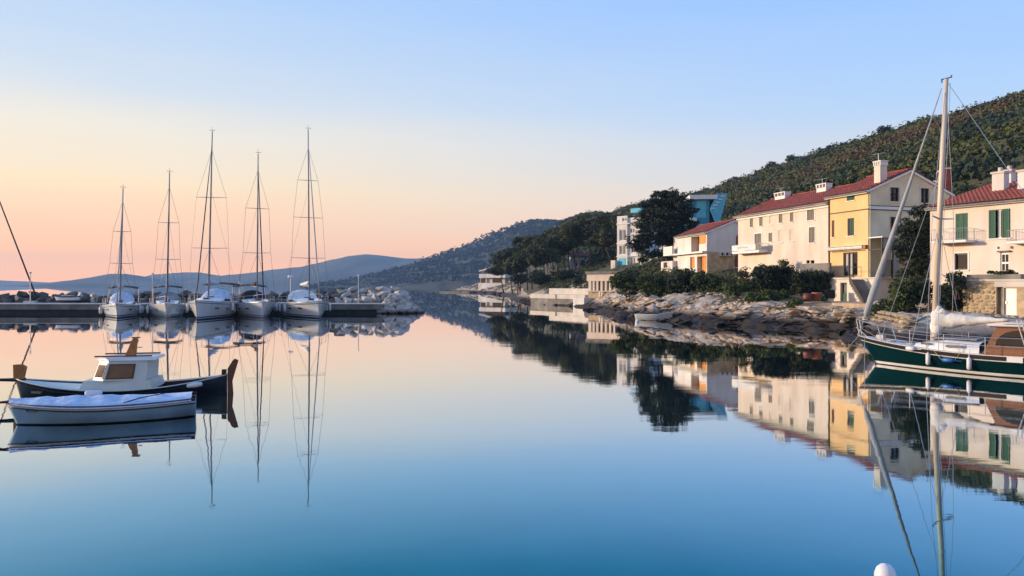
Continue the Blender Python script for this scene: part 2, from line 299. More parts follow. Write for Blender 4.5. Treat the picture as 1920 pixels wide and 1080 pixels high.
# ------------------------------------------------------------------ water
def build_water():
    m = bpy.data.materials.new('sea_water'); m.use_nodes = True; nt = m.node_tree; N, L = nt.nodes, nt.links; N.clear()
    out = N.new('ShaderNodeOutputMaterial'); gl = N.new('ShaderNodeBsdfGlossy'); df = N.new('ShaderNodeBsdfDiffuse'); ad = N.new('ShaderNodeAddShader')
    gl.inputs['Roughness'].default_value = 0.0
    L.new(gl.outputs[0], ad.inputs[0]); L.new(df.outputs[0], ad.inputs[1]); L.new(ad.outputs[0], out.inputs[0])
    lw = N.new('ShaderNodeLayerWeight'); lw.inputs['Blend'].default_value = 0.5
    fr = N.new('ShaderNodeValToRGB'); ce = fr.color_ramp.elements      # reflectance against angle of incidence
    st = [(0.0, (.02, .03, .04)), (.60, (.03, .15, .19)), (.645, (.055, .25, .31)), (.745, (.32, .51, .62)), (.812, (.60, .69, .78)), (.917, (.93, .92, .92)), (1.0, (1, 1, 1))]
    ce[0].position = 0; ce[0].color = st[0][1] + (1,); ce[1].position = 1; ce[1].color = (1, 1, 1, 1)
    for p, c in st[1:-1]: k = ce.new(p); k.color = c + (1,)
    L.new(lw.outputs['Facing'], fr.inputs[0]); L.new(fr.outputs[0], gl.inputs['Color'])
    g = N.new('ShaderNodeNewGeometry')
    # rocky bottom showing through the shallows as faint mottling
    nb = N.new('ShaderNodeTexNoise'); nb.inputs['Scale'].default_value = 0.9; nb.inputs['Detail'].default_value = 9; nb.inputs['Roughness'].default_value = 0.62
    L.new(g.outputs['Position'], nb.inputs['Vector'])
    rp = N.new('ShaderNodeValToRGB'); e = rp.color_ramp.elements
    e[0].position = 0.38; e[0].color = (0.0003, 0.007, 0.010, 1); e[1].position = 0.66; e[1].color = (0.006, 0.036, 0.040, 1)
    L.new(nb.outputs['Fac'], rp.inputs[0])
    inv = N.new('ShaderNodeMixRGB'); inv.blend_type = 'SUBTRACT'; inv.inputs[0].default_value = 1; inv.inputs[1].default_value = (1, 1, 1, 1); L.new(fr.outputs[0], inv.inputs[2])
    mu = N.new('ShaderNodeMixRGB'); mu.blend_type = 'MULTIPLY'; mu.inputs[0].default_value = 1; L.new(inv.outputs[0], mu.inputs[1]); L.new(rp.outputs[0], mu.inputs[2])
    L.new(mu.outputs[0], df.inputs['Color'])
    def wave(scale, stretch, rot, strength, dist, prev=None, detail=2):
        mp = N.new('ShaderNodeMapping'); mp.inputs['Scale'].default_value = stretch; mp.inputs['Rotation'].default_value = (0, 0, rot)
        L.new(g.outputs['Position'], mp.inputs[0])
        nz = N.new('ShaderNodeTexNoise'); nz.inputs['Scale'].default_value = scale; nz.inputs['Detail'].default_value = detail
        L.new(mp.outputs[0], nz.inputs['Vector'])
        bp = N.new('ShaderNodeBump'); bp.inputs['Strength'].default_value = strength; bp.inputs['Distance'].default_value = dist
        L.new(nz.outputs['Fac'], bp.inputs['Height'])
        if prev is not None: L.new(prev.outputs[0], bp.inputs['Normal'])
        return bp
    w1 = wave(0.35, (0.7, 1.6, 1), 0.25, 0.9, 0.0055)
    w2 = wave(2.2, (0.5, 1.8, 1), 0.18, 0.7, 0.0008, w1, 3)
    # cat's-paw ripples come in patches
    w3 = wave(7.0, (0.35, 2.2, 1), -0.12, 0.5, 0.0007, w2, 4)
    pn = N.new('ShaderNodeTexNoise'); pn.inputs['Scale'].default_value = 0.05; pn.inputs['Detail'].default_value = 3; L.new(g.outputs['Position'], pn.inputs['Vector'])
    pr = N.new('ShaderNodeMapRange'); pr.inputs[1].default_value = 0.45; pr.inputs[2].default_value = 0.65; pr.inputs[4].default_value = 0.9; L.new(pn.outputs['Fac'], pr.inputs[0]); L.new(pr.outputs[0], w3.inputs['Strength'])
    # open water beyond the harbour mouth lies flat
    sp = N.new('ShaderNodeSeparateXYZ'); L.new(g.outputs['Position'], sp.inputs[0])
    fl = N.new('ShaderNodeMapRange'); fl.inputs[1].default_value = 14; fl.inputs[2].default_value = 90; fl.inputs[3].default_value = 1; fl.inputs[4].default_value = 0.06; L.new(sp.outputs[1], fl.inputs[0])
    for wv, k in ((w1, 0.9), (w2, 0.7)):
        ml = N.new('ShaderNodeMath'); ml.operation = 'MULTIPLY'; ml.inputs[1].default_value = k; L.new(fl.outputs[0], ml.inputs[0]); L.new(ml.outputs[0], wv.inputs['Strength'])
    m3 = N.new('ShaderNodeMath'); m3.operation = 'MULTIPLY'; L.new(fl.outputs[0], m3.inputs[0]); L.new(pr.outputs[0], m3.inputs[1]); L.new(m3.outputs[0], w3.inputs['Strength'])
    L.new(w3.outputs[0], gl.inputs['Normal'])
    mb = MB()
    xs = [-2446, -1000, -200, 200, 1000, 2446]; ys = [-296, 0, 100, 400, 1200, 3316]
    mb.grid([[(x, y, 0) for x in xs] for y in ys])
    tag(mb.build('water', m), 'calm mirror smooth sea filling the harbour', kind='structure')
build_water()

# ------------------------------------------------------------------ land: control heights -> thin-plate surface
CTRL = np.array([
 # coast line
 (70,20,0),(52,24,0),(40,28,0),(30,30.5,0),(24,32.5,0),(20.3,35.5,0),(18.9,39,0),(20.4,43,0),(21.2,47.3,0),(19.6,50.2,0),(16.9,53.3,0),(14.2,57.8,0),(13.2,61,0),(10.8,64,0),(10.2,74,0),(10,86,0),(10,97,0),(6.5,108,0),(2.4,116,0),(0.5,140,0),(0,189,0),(-6,240,0),(-15.5,281,0),(-30,325,0),(-28,360,0),(-20,400,0),(0,450,0),(20,520,0),
 # sea bed
 (60,10,-2),(36,20,-2),(22,26,-2),(15,34,-2),(15,44,-2),(13,50,-2),(9,58,-2),(5,66,-2),(4,85,-2),(0,105,-2.5),(-5,125,-2.5),(-6,190,-2.5),(-16,250,-3),(-30,290,-3),(-45,330,-3),(-45,400,-3),(-20,450,-3),(0,520,-3),(0,20,-5),(-20,80,-6),(-40,160,-8),(-60,300,-9),
 # shelf behind the shore
 (24,37,1.15),(22,40,1.2),(34,34,1.15),(46,31,1.15),(24.3,46,1.2),(24.5,50.5,1.35),(22,53.5,1.3),(18.8,57.5,1.5),(16.5,62,1.6),(13.5,67,1.5),(13.2,80,1.6),(12.6,97,1.5),(9,112,1.6),(6,122,1.5),(4,160,1.7),(4,190,1.8),(-2,242,1.8),(-10,284,1.6),(-24,330,1.2),
 # gardens and house plots
 (25,56,1.7),(24,60,1.9),(21.5,66,2.8),(20.5,71,3.1),(18.5,74,3.3),(18.5,80,4.0),(17,88,4.4),(19,94,5.2),(29,41,1.3),(33,45,2.9),(38,50,4.4),(36,60,4.8),(33,72,5.4),(32,84,7.5),(28,100,10.2),(31,108,11.4),(19,134,6.0),(23,130,6.8),(24,118,7.2),(10,150,4.2),(20,160,8.5),(12,205,6),(5,260,4.5),(50,40,3),(62,36,4),
 # hill slope and ridge
 (55,75,16),(75,133,27.5),(60,160,22),(48,200,22),(38,260,22),(24,300,18),(14,340,16),(95,70,28),(110,110,38),(90,165,36),(72,210,32),(56,270,30),
 (125,180,48.0),(115,200,47.0),(99.5,230,44.3),(82.5,260,39.6),(72.7,280,38.0),(54.7,330,38.5),(38,380,38.5),(28,420,37),
 (150,150,54),(190,120,58),(220,60,54),(160,60,44),(110,35,18),(150,20,20),
 (150,240,40),(130,300,32),(90,380,24),(60,480,18),(200,240,44),(220,340,26),(160,460,14),(230,480,14)], dtype=float)
def _tps(d2): 
    return np.where(d2 > 1e-9, 0.5 * d2 * np.log(d2 + 1e-12), 0.0)
def _fit():
    n = len(CTRL); XY = CTRL[:, :2] / 100; A = np.zeros((n + 3, n + 3))
    d2 = ((XY[:, None] - XY[None]) ** 2).sum(-1); A[:n, :n] = _tps(d2) + np.eye(n) * 1e-5
    A[:n, n] = 1; A[:n, n + 1:] = XY; A[n, :n] = 1; A[n + 1:, :n] = XY.T
    return np.linalg.solve(A, np.concatenate([CTRL[:, 2], [0, 0, 0]]))
_WT = _fit()
def land(X, Y):
    X = np.atleast_1d(np.asarray(X, float)); Y = np.atleast_1d(np.asarray(Y, float))
    XY = np.stack([X, Y], -1) / 100; C = CTRL[:, :2] / 100
    out = np.empty(len(X))
    for i in range(0, len(X), 8000):
        q = XY[i:i + 8000]; d2 = ((q[:, None] - C[None]) ** 2).sum(-1)
        out[i:i + 8000] = _tps(d2) @ _WT[:len(C)] + _WT[len(C)] + q @ _WT[len(C) + 1:]
    return out
def gz(x, y): return float(land([x], [y])[0])

def build_land():
    xs = np.concatenate([np.arange(-60, 6, 3.0), np.arange(6, 48, 1.0), np.arange(48, 262, 3.5)])
    ys = np.concatenate([np.arange(12, 100, 1.0), np.arange(100, 520, 3.5)])
    X, Y = np.meshgrid(xs, ys); Z = land(X.ravel(), Y.ravel()).reshape(X.shape)
    nz = np.array([noise.noise((x * 0.35, y * 0.35, 0)) + 0.5 * noise.noise((x * 0.9, y * 0.9, 3)) for x, y in zip(X.ravel(), Y.ravel())]).reshape(X.shape)
    Z = Z + nz * np.clip(0.12 + Z * 0.02, 0.05, 0.9)
    Z = np.where(Z < -0.4, np.minimum(Z, -0.6) - 0.5, Z)
    ny, nx = X.shape; idx = np.arange(ny * nx).reshape(ny, nx)
    faces = np.stack([idx[:-1, :-1], idx[:-1, 1:], idx[1:, 1:], idx[1:, :-1]], -1).reshape(-1, 4)
    V = np.stack([X, Y, Z], -1).reshape(-1, 3)
    o = mesh_np('ground', V, faces, [M['earth'], M['rock_shore']], smooth=True)
    zc = Z.ravel()[faces].mean(1); yc = V[faces][:, :, 1].mean(1)
    mi = np.where((zc < 1.5), 1, 0).astype(np.int32)
    o.data.polygons.foreach_set('material_index', mi)
    tag(o, 'rocky shore and wooded hillside rising behind the houses', kind='structure')
    return o
ground = build_land()

def leaf_cloud(centers, radii, per, size, aspect=0.5, shell=0.55, tumble=0.7, stray=0.12):
    """many small leaf faces spread through ellipsoid clumps; returns verts, quads, clump index"""
    centers = np.asarray(centers, float); radii = np.asarray(radii, float)
    if radii.ndim == 1: radii = np.repeat(radii[:, None], 3, 1)
    n = len(centers); k = n * per
    d = rng.normal(size=(k, 3)); d /= np.linalg.norm(d, axis=1)[:, None]
    r = shell + (1 - shell) * rng.random(k) ** 0.6
    r *= np.where(rng.random(k) < stray, 1.18, 1.0)
    ci = np.repeat(np.arange(n), per)
    p = centers[ci] + d * r[:, None] * radii[ci]
    nrm = d + rng.normal(size=(k, 3)) * tumble + np.array([0, 0, 0.3]); nrm /= np.linalg.norm(nrm, axis=1)[:, None]
    t = np.cross(nrm, rng.normal(size=(k, 3))); t /= np.linalg.norm(t, axis=1)[:, None] + 1e-9
    b = np.cross(nrm, t)
    sz = (size * (0.6 + 0.8 * rng.random(k)))[:, None]
    a = t * sz; c = b * sz * aspect
    V = np.stack([p - a, p - c * 0.9 + a * 0.1, p + a, p + c * 0.9 - a * 0.1], 1).reshape(-1, 3)
    Fq = np.arange(k * 4).reshape(k, 4)
    return V, Fq, ci

def rock_meshes(mt, n, seed, flat=1.0, pts=15):
    out = []; r = random.Random(seed)
    for i in range(n):
        bm = bmesh.new()
        for k in range(pts):
            v = Vector((r.gauss(0, 1), r.gauss(0, 1), r.gauss(0, 1))).normalized() * r.uniform(0.8, 1.1)
            v = Vector((max(-0.82, min(0.82, v.x)), max(-0.82, min(0.82, v.y)), max(-0.75, min(0.75, v.z)) * flat)); bm.verts.new(v)
        bmesh.ops.convex_hull(bm, input=bm.verts)
        for v in [v for v in bm.verts if not v.link_faces]: bm.verts.remove(v)
        me = bpy.data.meshes.new('rock'); bm.to_mesh(me); bm.free(); me.materials.append(mt); out.append(me)
    return out
def put_rock(me, p, s, parent, rot=None, name='rock'):
    o = link(name, me, parent); o.location = p; o.scale = s if hasattr(s, '__len__') else (s, s, s)
    o.rotation_euler = rot or (rnd.uniform(-.5, .5), rnd.uniform(-.5, .5), rnd.uniform(0, 6.28)); return o
def rock_stuff(meshes, items):
    """items: (x,y,z,sx,sy,sz,rz) -> one vertex/triangle soup"""
    protos = []
    for me in meshes:
        me.calc_loop_triangles(); v = np.array([x.co[:] for x in me.vertices]); f = np.array([t.vertices[:] for t in me.loop_triangles]); protos.append((v, f))
    V = []; Fs = []; o = 0
    for (x, y, z, sx, sy, sz, rz) in items:
        v, f = protos[rnd.randrange(len(protos))]; c, s = math.cos(rz), math.sin(rz)
        w = v * (sx, sy, sz); w = np.stack([w[:, 0] * c - w[:, 1] * s + x, w[:, 0] * s + w[:, 1] * c + y, w[:, 2] + z], -1)
        V.append(w); Fs.append(f + o); o += len(v)
    return np.concatenate(V), np.concatenate(Fs)

# ------------------------------------------------------------------ far hills
def ridge_hill(name, label, pts, front, back, mt, seed, amp, cols=160, rows=26, sub=None):
    """pts: (px, py, Y) skyline points -> a real ridge with slopes toward and away from us"""
    R = [P(*p) for p in pts]; V = []; n = len(R)
    for i in range(cols + 1):
        t = i / cols * (n - 1); k = min(int(t), n - 2); u = t - k
        c = R[k].lerp(R[k + 1], u)
        for j in range(rows + 1):
            w = j / rows * 2 - 1                       # -1 front foot .. 0 ridge .. 1 back foot
            dy = w * (front if w < 0 else back)
            prof = (1 - abs(w)) ** (0.75 if w < 0 else 1.0)
            h = max(c.z, 0) * prof
            q = noise.fractal((c.x / 260 + seed, (c.y + dy) / 260, seed), 1.0, 2.0, 5)
            h += amp * q * min(1, (1 - abs(w)) * 3 + 0.15) * min(1, max(c.z, 0) / 40) * (0.25 if abs(w) < 0.08 else 1)
            if abs(w) > 0.999: h = -6
            V.append((c.x * (1 + dy / c.y * 0.3), c.y + dy, h))
    m_ = rows + 1; idx = np.arange((cols + 1) * m_).reshape(cols + 1, m_)
    faces = np.stack([idx[:-1, :-1], idx[:-1, 1:], idx[1:, 1:], idx[1:, :-1]], -1).reshape(-1, 4)
    o = mesh_np(name, np.array(V), faces, mt, smooth=True)
    return tag(o, label, kind='structure'), np.array(V)
hill_mid, HV = ridge_hill('hill', 'wooded headland across the bay, dark blue in the haze',
    [(650, 534, 1500), (700, 521, 1450), (760, 503, 1400), (800, 490, 1380), (830, 479, 1350), (862, 467, 1330), (905, 449, 1300), (950, 431, 1270), (985, 419, 1250), (1010, 413.5, 1230), (1045, 416, 1200), (1070, 421, 1180), (1110, 425, 1150), (1180, 440, 1100), (1300, 470, 1050)], 430, 500, M['far_earth'], 3.1, 14)
ridge_hill('hill', 'long low blue hills across the bay behind the masts',
    [(262, 536, 2700), (285, 521, 2700), (305, 514, 2700), (345, 510.5, 2700), (375, 511, 2700), (400, 515, 2700), (430, 518, 2700), (470, 513, 2680), (520, 506, 2650), (575, 500, 2650), (610, 491, 2620), (650, 481, 2600), (685, 477.5, 2600), (720, 480, 2600), (760, 484, 2600), (810, 484, 2600), (870, 470, 2600), (960, 468, 2600)], 600, 600, M['far_earth'], 8.7, 11, cols=220)
ridge_hill('hill', 'low blue island hill at left behind the breakwater',
    [(95, 536, 2200), (125, 530, 2200), (155, 524, 2200), (180, 518.5, 2200), (205, 513.5, 2200), (235, 513.5, 2200), (262, 517, 2200), (285, 521, 2200), (320, 528, 2200), (350, 536, 2200)], 340, 340, M['far_earth'], 5.5, 6, cols=90)
ridge_hill('hill', 'faint pale land on the far left horizon',
    [(-40, 522, 3000), (10, 526, 3000), (60, 528, 3000), (100, 530, 3000), (130, 532, 3000), (150, 537, 3000)], 200, 200, M['far_earth'], 1.5, 4, cols=60)

def far_wood():
    V = HV; keep = []
    tri = 9000; i = rng.integers(0, len(V), tri); p = V[i] + rng.normal(size=(tri, 3)) * (9, 14, 0)
    p = p[(p[:, 2] > .6)]
    rad = (2.0 + 2.6 * rng.random(len(p)))[:, None] * np.array([[1.25, 1.25, 0.9]])
    v, f, ci = leaf_cloud(p + np.array([0, 0, 0.4]), rad, 14, 1.7, 0.85, 0.5, tumble=.4, stray=0)
    tint = rng.random(len(p))[ci] * 0.7 + rng.random(len(ci)) * 0.3
    tag(mesh_np('woodland', v, f, M['far_wood'], attr=tint), 'dense low woodland covering the far headland', 'woodland', kind='stuff')
far_wood()

def hill_scrub():
    n = 62000; X = rng.uniform(-10, 215, n); Y = rng.uniform(44, 470, n); Z = land(X, Y)
    px = 960 + F * X / Y
    ok = (Z > 7.5) & (px < 2010) & (px > 1040) & ~((X < 37) & (Y < 96)) & ~((X < 33) & (Y < 150)) & ~((X < 54) & (Y < 64))
    X, Y, Z = X[ok], Y[ok], Z[ok]; n = len(X)
    grp = np.array([noise.fractal((x * 0.022, y * 0.022, 1.7), 1.0, 2.0, 4) for x, y in zip(X, Y)])
    fine = np.array([noise.noise((x * 0.11, y * 0.11, 5.1)) for x, y in zip(X, Y)])
    keep = (rng.random(n) < np.clip(1.2 - Y / 520, 0.42, 1) * np.clip(.92 + grp * .4, .62, 1)); X, Y, Z, grp, fine = X[keep], Y[keep], Z[keep], grp[keep], fine[keep]; n = len(X)
    up = np.clip((Z - 20) / 28, 0, 1)
    tall = (fine > .08) & (rng.random(n) < .32)                       # clumps of taller trees stand out of the low maquis
    r = np.clip(np.exp(rng.normal(size=n) * .36 - .12), .5, 1.5) * np.where(tall, 1.6, 1.0)
    rad = r[:, None] * np.where(tall[:, None], np.array([[1.2, 1.2, .85]]), np.array([[1.5, 1.5, .55]]))
    C = np.stack([X, Y, Z + r * 0.22], -1); li, ti = np.where(~tall)[0], np.where(tall)[0]
    v1, f1, c1 = leaf_cloud(C[li], rad[li], 25, 0.27, 0.85, 0.4, tumble=.6, stray=0)
    v2, f2, c2 = leaf_cloud(C[ti], rad[ti], 74, 0.32, 0.85, 0.35, tumble=.6, stray=0)
    v = np.concatenate([v1, v2]); f = np.concatenate([f1, f2 + len(v1)]); ci = np.concatenate([li[c1], ti[c2]])
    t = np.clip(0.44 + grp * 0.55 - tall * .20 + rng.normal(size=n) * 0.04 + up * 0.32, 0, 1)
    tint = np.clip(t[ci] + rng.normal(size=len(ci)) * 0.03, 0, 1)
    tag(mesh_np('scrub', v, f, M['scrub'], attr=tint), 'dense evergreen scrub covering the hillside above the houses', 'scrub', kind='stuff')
hill_scrub()
FOOT = [(26.5, 55, 39, 75), (19, 75, 30, 88), (15, 108, 34, 142), (24, 99, 34, 112), (22, 30, 60, 49), (10, 93, 16, 106), (-2, 100, 10.5, 122)]
def ground_cover():
    n = 5200; X = rng.uniform(2, 42, n); Y = rng.uniform(58, 150, n); Z = land(X, Y)
    ok = (Z > 2.3) & (Z < 11)
    for a, b, c, d in FOOT: ok &= ~((X > a) & (X < c) & (Y > b) & (Y < d) & (rng.random(n) < .93))
    X, Y, Z = X[ok], Y[ok], Z[ok]; r = .25 + .6 * rng.random(len(X)) ** 2
    v, f, ci = leaf_cloud(np.stack([X, Y, Z + r * .2], -1), r[:, None] * np.array([[1.4, 1.4, .8]]), 40, .13, .6, .4)
    t = np.clip(rng.normal(size=len(X)) * .2 + .38, 0, 1)
    tag(mesh_np('ground_cover', v, f, M['scrub'], attr=t[ci]), 'low weeds and scrub growing on the slopes between the houses', 'scrub', kind='stuff')
ground_cover()

def rock_shelf():
    """stratified limestone ledges along the shore"""
    xs = np.arange(8.5, 27.5, .26); ys = np.concatenate([np.arange(36.5, 70, .26), np.arange(70, 108, .45)])
    X, Y = np.meshgrid(xs, ys); b = land(X.ravel(), Y.ravel()); q = []
    for x, y, z in zip(X.ravel(), Y.ravel(), b):
        if z < -1.2 or z > 3.2: q.append(z - .6); continue
        w = noise.fractal((x * .33, y * .33, 2.2), 1, 2, 4); h = z + .34 * w + .10
        st = .21; k = h / st + .55 * noise.noise((x * .5, y * .18, 8.1)); fr_ = k - math.floor(k)
        h2 = st * (math.floor(k) + min(1, max(0, (fr_ - .70) / .30)) ** 1.0) + .045 * noise.noise((x * 2.1, y * 2.1, .4)) + .03 * noise.noise((x * 5.1, y * 5.1, 3.4))
        q.append(h2 if z < 1.9 else h2 - (z - 1.9) * .9)
    Z = np.array(q).reshape(X.shape); ny, nx = X.shape; idx = np.arange(ny * nx).reshape(ny, nx)
    jx = X + .07 * np.sin(Y * 7.3 + X * 3.1); jy = Y + .07 * np.sin(X * 6.1 + Y * 2.3)
    faces = np.stack([idx[:-1, :-1], idx[:-1, 1:], idx[1:, 1:], idx[1:, :-1]], -1).reshape(-1, 4)
    zz = Z.ravel()[faces]; faces = faces[(zz.max(1) > -.4) & (land(jx.ravel()[faces[:, 0]], jy.ravel()[faces[:, 0]]) < 2.9)]
    V = np.stack([jx, jy, Z], -1).reshape(-1, 3)
    o = mesh_np('rock_shelf', V, faces, M['rock_shore']); tag(o, 'layered limestone ledges along the water below the houses', kind='structure')
rock_shelf()
# ------------------------------------------------------------------ houses
class Frame:
    """local x runs along the front wall (to the right seen from the water), local y goes into the house"""
    def __init__(s, O, d, z0):
        s.O = Vector(O); s.ex = Vector((d[0], d[1])).normalized(); s.ey = Vector((-s.ex.y, s.ex.x)); s.z0 = z0
        s.rz = math.atan2(s.ex.y, s.ex.x); s.loc = (s.O.x, s.O.y, z0)
    def front(s, px, py, ly=0.0):
        r = Vector(((px - 960) / F, 1)); o = s.O + s.ey * ly
        det = s.ex.x * (-r.y) + r.x * s.ex.y; lx = (-o.x * -r.y + o.y * -r.x) / det
        Y = (o + s.ex * lx).y; return lx, H - (py - YH) / F * Y - s.z0
    def side(s, px, py, lx):
        r = Vector(((px - 960) / F, 1)); o = s.O + s.ex * lx
        det = s.ey.x * (-r.y) + r.x * s.ey.y; ly = (-o.x * -r.y + o.y * -r.x) / det
        Y = (o + s.ey * ly).y; return ly, H - (py - YH) / F * Y - s.z0
    def frect(s, x0, y0, x1, y1, ly=0.0):
        a = s.front(x0, (y0 + y1) / 2, ly)[0]; b = s.front(x1, (y0 + y1) / 2, ly)[0]; xc = (x0 + x1) / 2
        return a, b, s.front(xc, y1, ly)[1], s.front(xc, y0, ly)[1]
    def srect(s, x0, y0, x1, y1, lx):
        a = s.side(x0, (y0 + y1) / 2, lx)[0]; b = s.side(x1, (y0 + y1) / 2, lx)[0]; xc = (x0 + x1) / 2
        return a, b, s.side(xc, y1, lx)[1], s.side(xc, y0, lx)[1]
    def root(s, name, label, cat): return thing(name, label, cat, s.loc, s.rz)
def map_front(u, d, z): return (u, d, z)
def map_side(lx):
    return lambda u, d, z: (lx - d, u, z)

def wall_panel(mb, mp, u0, u1, z0, top, openings, reveal=0.16, m=0, breaks=()):
    """wall with real openings; top is a function of u (slanted for gables)"""
    us = sorted(set([u0, u1] + [b for b in breaks if u0 < b < u1] + [c for o in openings for c in o[:2]]))
    for a, b in zip(us[:-1], us[1:]):
        if b - a < 1e-6: continue
        c = (a + b) / 2; seg = sorted([o[2:4] for o in openings if o[0] <= c <= o[1]])
        z = z0
        for s0, s1 in seg:
            mb.poly([mp(a, 0, z), mp(b, 0, z), mp(b, 0, s0), mp(a, 0, s0)], m); z = s1
        mb.poly([mp(a, 0, z), mp(b, 0, z), mp(b, 0, top(b)), mp(a, 0, top(a))], m)
    for (a, b, c, d) in [o[:4] for o in openings]:
        r = reveal
        for q in (((a, 0, c), (a, r, c), (a, r, d), (a, 0, d)), ((b, 0, c), (b, 0, d), (b, r, d), (b, r, c)), ((a, 0, d), (a, r, d), (b, r, d), (b, 0, d)), ((a, 0, c), (b, 0, c), (b, r, c), (a, r, c))):
            mb.poly([mp(*p) for p in q], m)

def window(root, mp, rect, kind='glass', frame=None, reveal=0.16, sill=True, leaves=2, pane=None, fw=0.07, surround=None):
    a, b, c, d = rect; frame = frame or M['trim_white']; pane = pane or M['glass_dark']
    mb = MB(); r = reveal
    mb.box(a, a + fw, r - 0.06, r, c, d, mp=mp); mb.box(b - fw, b, r - 0.06, r, c, d, mp=mp)
    mb.box(a + fw, b - fw, r - 0.06, r, c, c + fw, mp=mp); mb.box(a + fw, b - fw, r - 0.06, r, d - fw, d, mp=mp)
    if kind == 'glass' and leaves == 2: mb.box((a + b) / 2 - fw / 2, (a + b) / 2 + fw / 2, r - 0.055, r, c + fw, d - fw, mp=mp)
    w = mb.build('window', frame, root)
    MB().box(a + fw * .5, b - fw * .5, r + 0.005, r + 0.02, c + fw * .5, d - fw * .5, mp=mp).build('pane', pane, w)
    if sill: MB().box(a - 0.08, b + 0.08, -0.07, r * 0.6, c - 0.07, c - 0.002, mp=mp).build('sill', M['trim_white'], w)
    if surround:
        s = MB(); t = 0.1
        s.box(a - t, a - .002, -0.025, 0.02, c - t, d + t, mp=mp); s.box(b + .002, b + t, -0.025, 0.02, c - t, d + t, mp=mp)
        s.box(a, b, -0.024, 0.02, d + .002, d + t, mp=mp); s.box(a, b, -0.024, 0.02, c - t, c - .004, mp=mp)
        s.build('surround', surround, w)
    return w
def shutter_leaf(parent, mp, a, b, c, d, mt, d0=0.02, slats=None):
    mb = MB(); t = 0.055
    mb.box(a, a + t, d0, d0 + 0.04, c, d, mp=mp); mb.box(b - t, b, d0, d0 + 0.04, c, d, mp=mp)
    mb.box(a + t, b - t, d0, d0 + 0.04, c, c + t, mp=mp); mb.box(a + t, b - t, d0, d0 + 0.04, d - t, d, mp=mp)
    n = slats or max(4, int((d - c) / 0.11))
    for i in range(n):
        z = c + t + (d - c - 2 * t) * (i + 0.5) / n; h = (d - c - 2 * t) / n * 0.42
        mb.add([mp(*p) for p in ((a + t, d0 + 0.006, z - h), (b - t, d0 + 0.006, z - h), (b - t, d0 + 0.034, z + h), (a + t, d0 + 0.034, z + h))], [(0, 1, 2, 3)])
    mb.box(a + t, b - t, d0 + 0.036, d0 + 0.045, c + t, d - t, mp=mp)
    return mb.build('shutter', mt, parent)
def shuttered(root, mp, rect, mt, leaves=2, surround=None):
    w = window(root, mp, rect, 'shut', reveal=0.16, sill=True, fw=0.05, surround=surround)
    a, b, c, d = rect
    if leaves == 2:
        m_ = (a + b) / 2; shutter_leaf(w, mp, a + .01, m_ - .012, c + .01, d - .01, mt); shutter_leaf(w, mp, m_ + .012, b - .01, c + .01, d - .01, mt)
    else: shutter_leaf(w, mp, a + .01, b - .01, c + .01, d - .01, mt)
    return w

def roof(root, x0, x1, y0, y1, ze, zr, mt, ov=0.35, thick=0.14, ridge=None, gable_ov=0.18, eave_trim=True):
    """gable roof of barrel tiles: corrugated slopes in courses, ridge caps, boards under the verge"""
    yr = (y0 + y1) / 2 if ridge is None else ridge
    X0, X1 = x0 - gable_ov, x1 + gable_ov
    mb = MB(); per = 0.26; nx = max(8, int((X1 - X0) / per) * 4)
    for side in (0, 1):
        ya = y0 - ov if side == 0 else y1 + ov
        run = abs(yr - ya); full = abs(yr - (y0 if side == 0 else y1)); slope = (zr - ze) / full
        zs = zr - slope * run; n = max(4, int(run / 0.4)); rows = []
        for j in range(n):
            for e in (0.0, 0.97):
                t = (j + e) / n; lift = 0.045 * (1 - e)
                y = ya + (yr - ya) * t; z = zs + (zr - zs) * t + lift + 0.07
                rows.append([(X0 + (X1 - X0) * i / nx, y, z + 0.035 * math.cos(2 * math.pi * (X0 + (X1 - X0) * i / nx) / per)) for i in range(nx + 1)])
        mb.grid(rows)
    o = mb.build('roof', mt, root, smooth=False)
    b = MB(); pts = []
    ya, yb = y0 - ov, y1 + ov; sl0 = (zr - ze) / (yr - y0); sl1 = (zr - ze) / (y1 - yr)
    za, zb = zr - sl0 * (yr - ya), zr - sl1 * (yb - yr)
    b.prism([(X0 + .01, ya, za + .02), (X0 + .01, yr, zr + .02), (X0 + .01, yb, zb + .02), (X0 + .01, yb, zb - thick), (X0 + .01, yr, zr - thick), (X0 + .01, ya, za - thick)], (X1 - X0 - .02, 0, 0))
    b.build('eaves_board', M['trim_white'], o)
    MB().tube([(X0, ya - .06, za - .02), (X1, ya - .06, za - .02)], .065, 6).build('gutter', M['concrete'], o)
    rc = MB()
    nn = int((X1 - X0) / 0.4)
    for i in range(nn):
        a = X0 + (X1 - X0) * i / nn; c = X0 + (X1 - X0) * (i + 1) / nn
        rc.tube([(a, yr, zr + 0.08), (c + .03, yr, zr + 0.10)], [0.10, 0.115], 6)
    rc.build('ridge_cap', mt, o)
    return o
def chimney(parent, x, y, z0, z1, w, d, mt, cap='arches'):
    mb = MB(); mb.box(x - w / 2, x + w / 2, y - d / 2, y + d / 2, z0, z1)
    o = mb.build('chimney', mt, parent)
    c = MB()
    if cap == 'arches':
        n = 3
        for sx in range(n + 1):
            xx = x - w / 2 + w * sx / n
            c.box(xx - .05, xx + .05, y - d / 2 - .03, y + d / 2 + .03, z1 + .002, z1 + .28)
        c.box(x - w / 2 - .09, x + w / 2 + .09, y - d / 2 - .07, y + d / 2 + .07, z1 + .282, z1 + .36)
    else:
        c.box(x - w / 2 - .07, x + w / 2 + .07, y - d / 2 - .07, y + d / 2 + .07, z1 + .002, z1 + .13)
        c.tube([(x, y, z1 + .13), (x, y, z1 + .4)], 0.14, 10)
    c.build('chimney_cap', M['trim_white'] if cap == 'arches' else M['concrete_pale'], o)
    return o
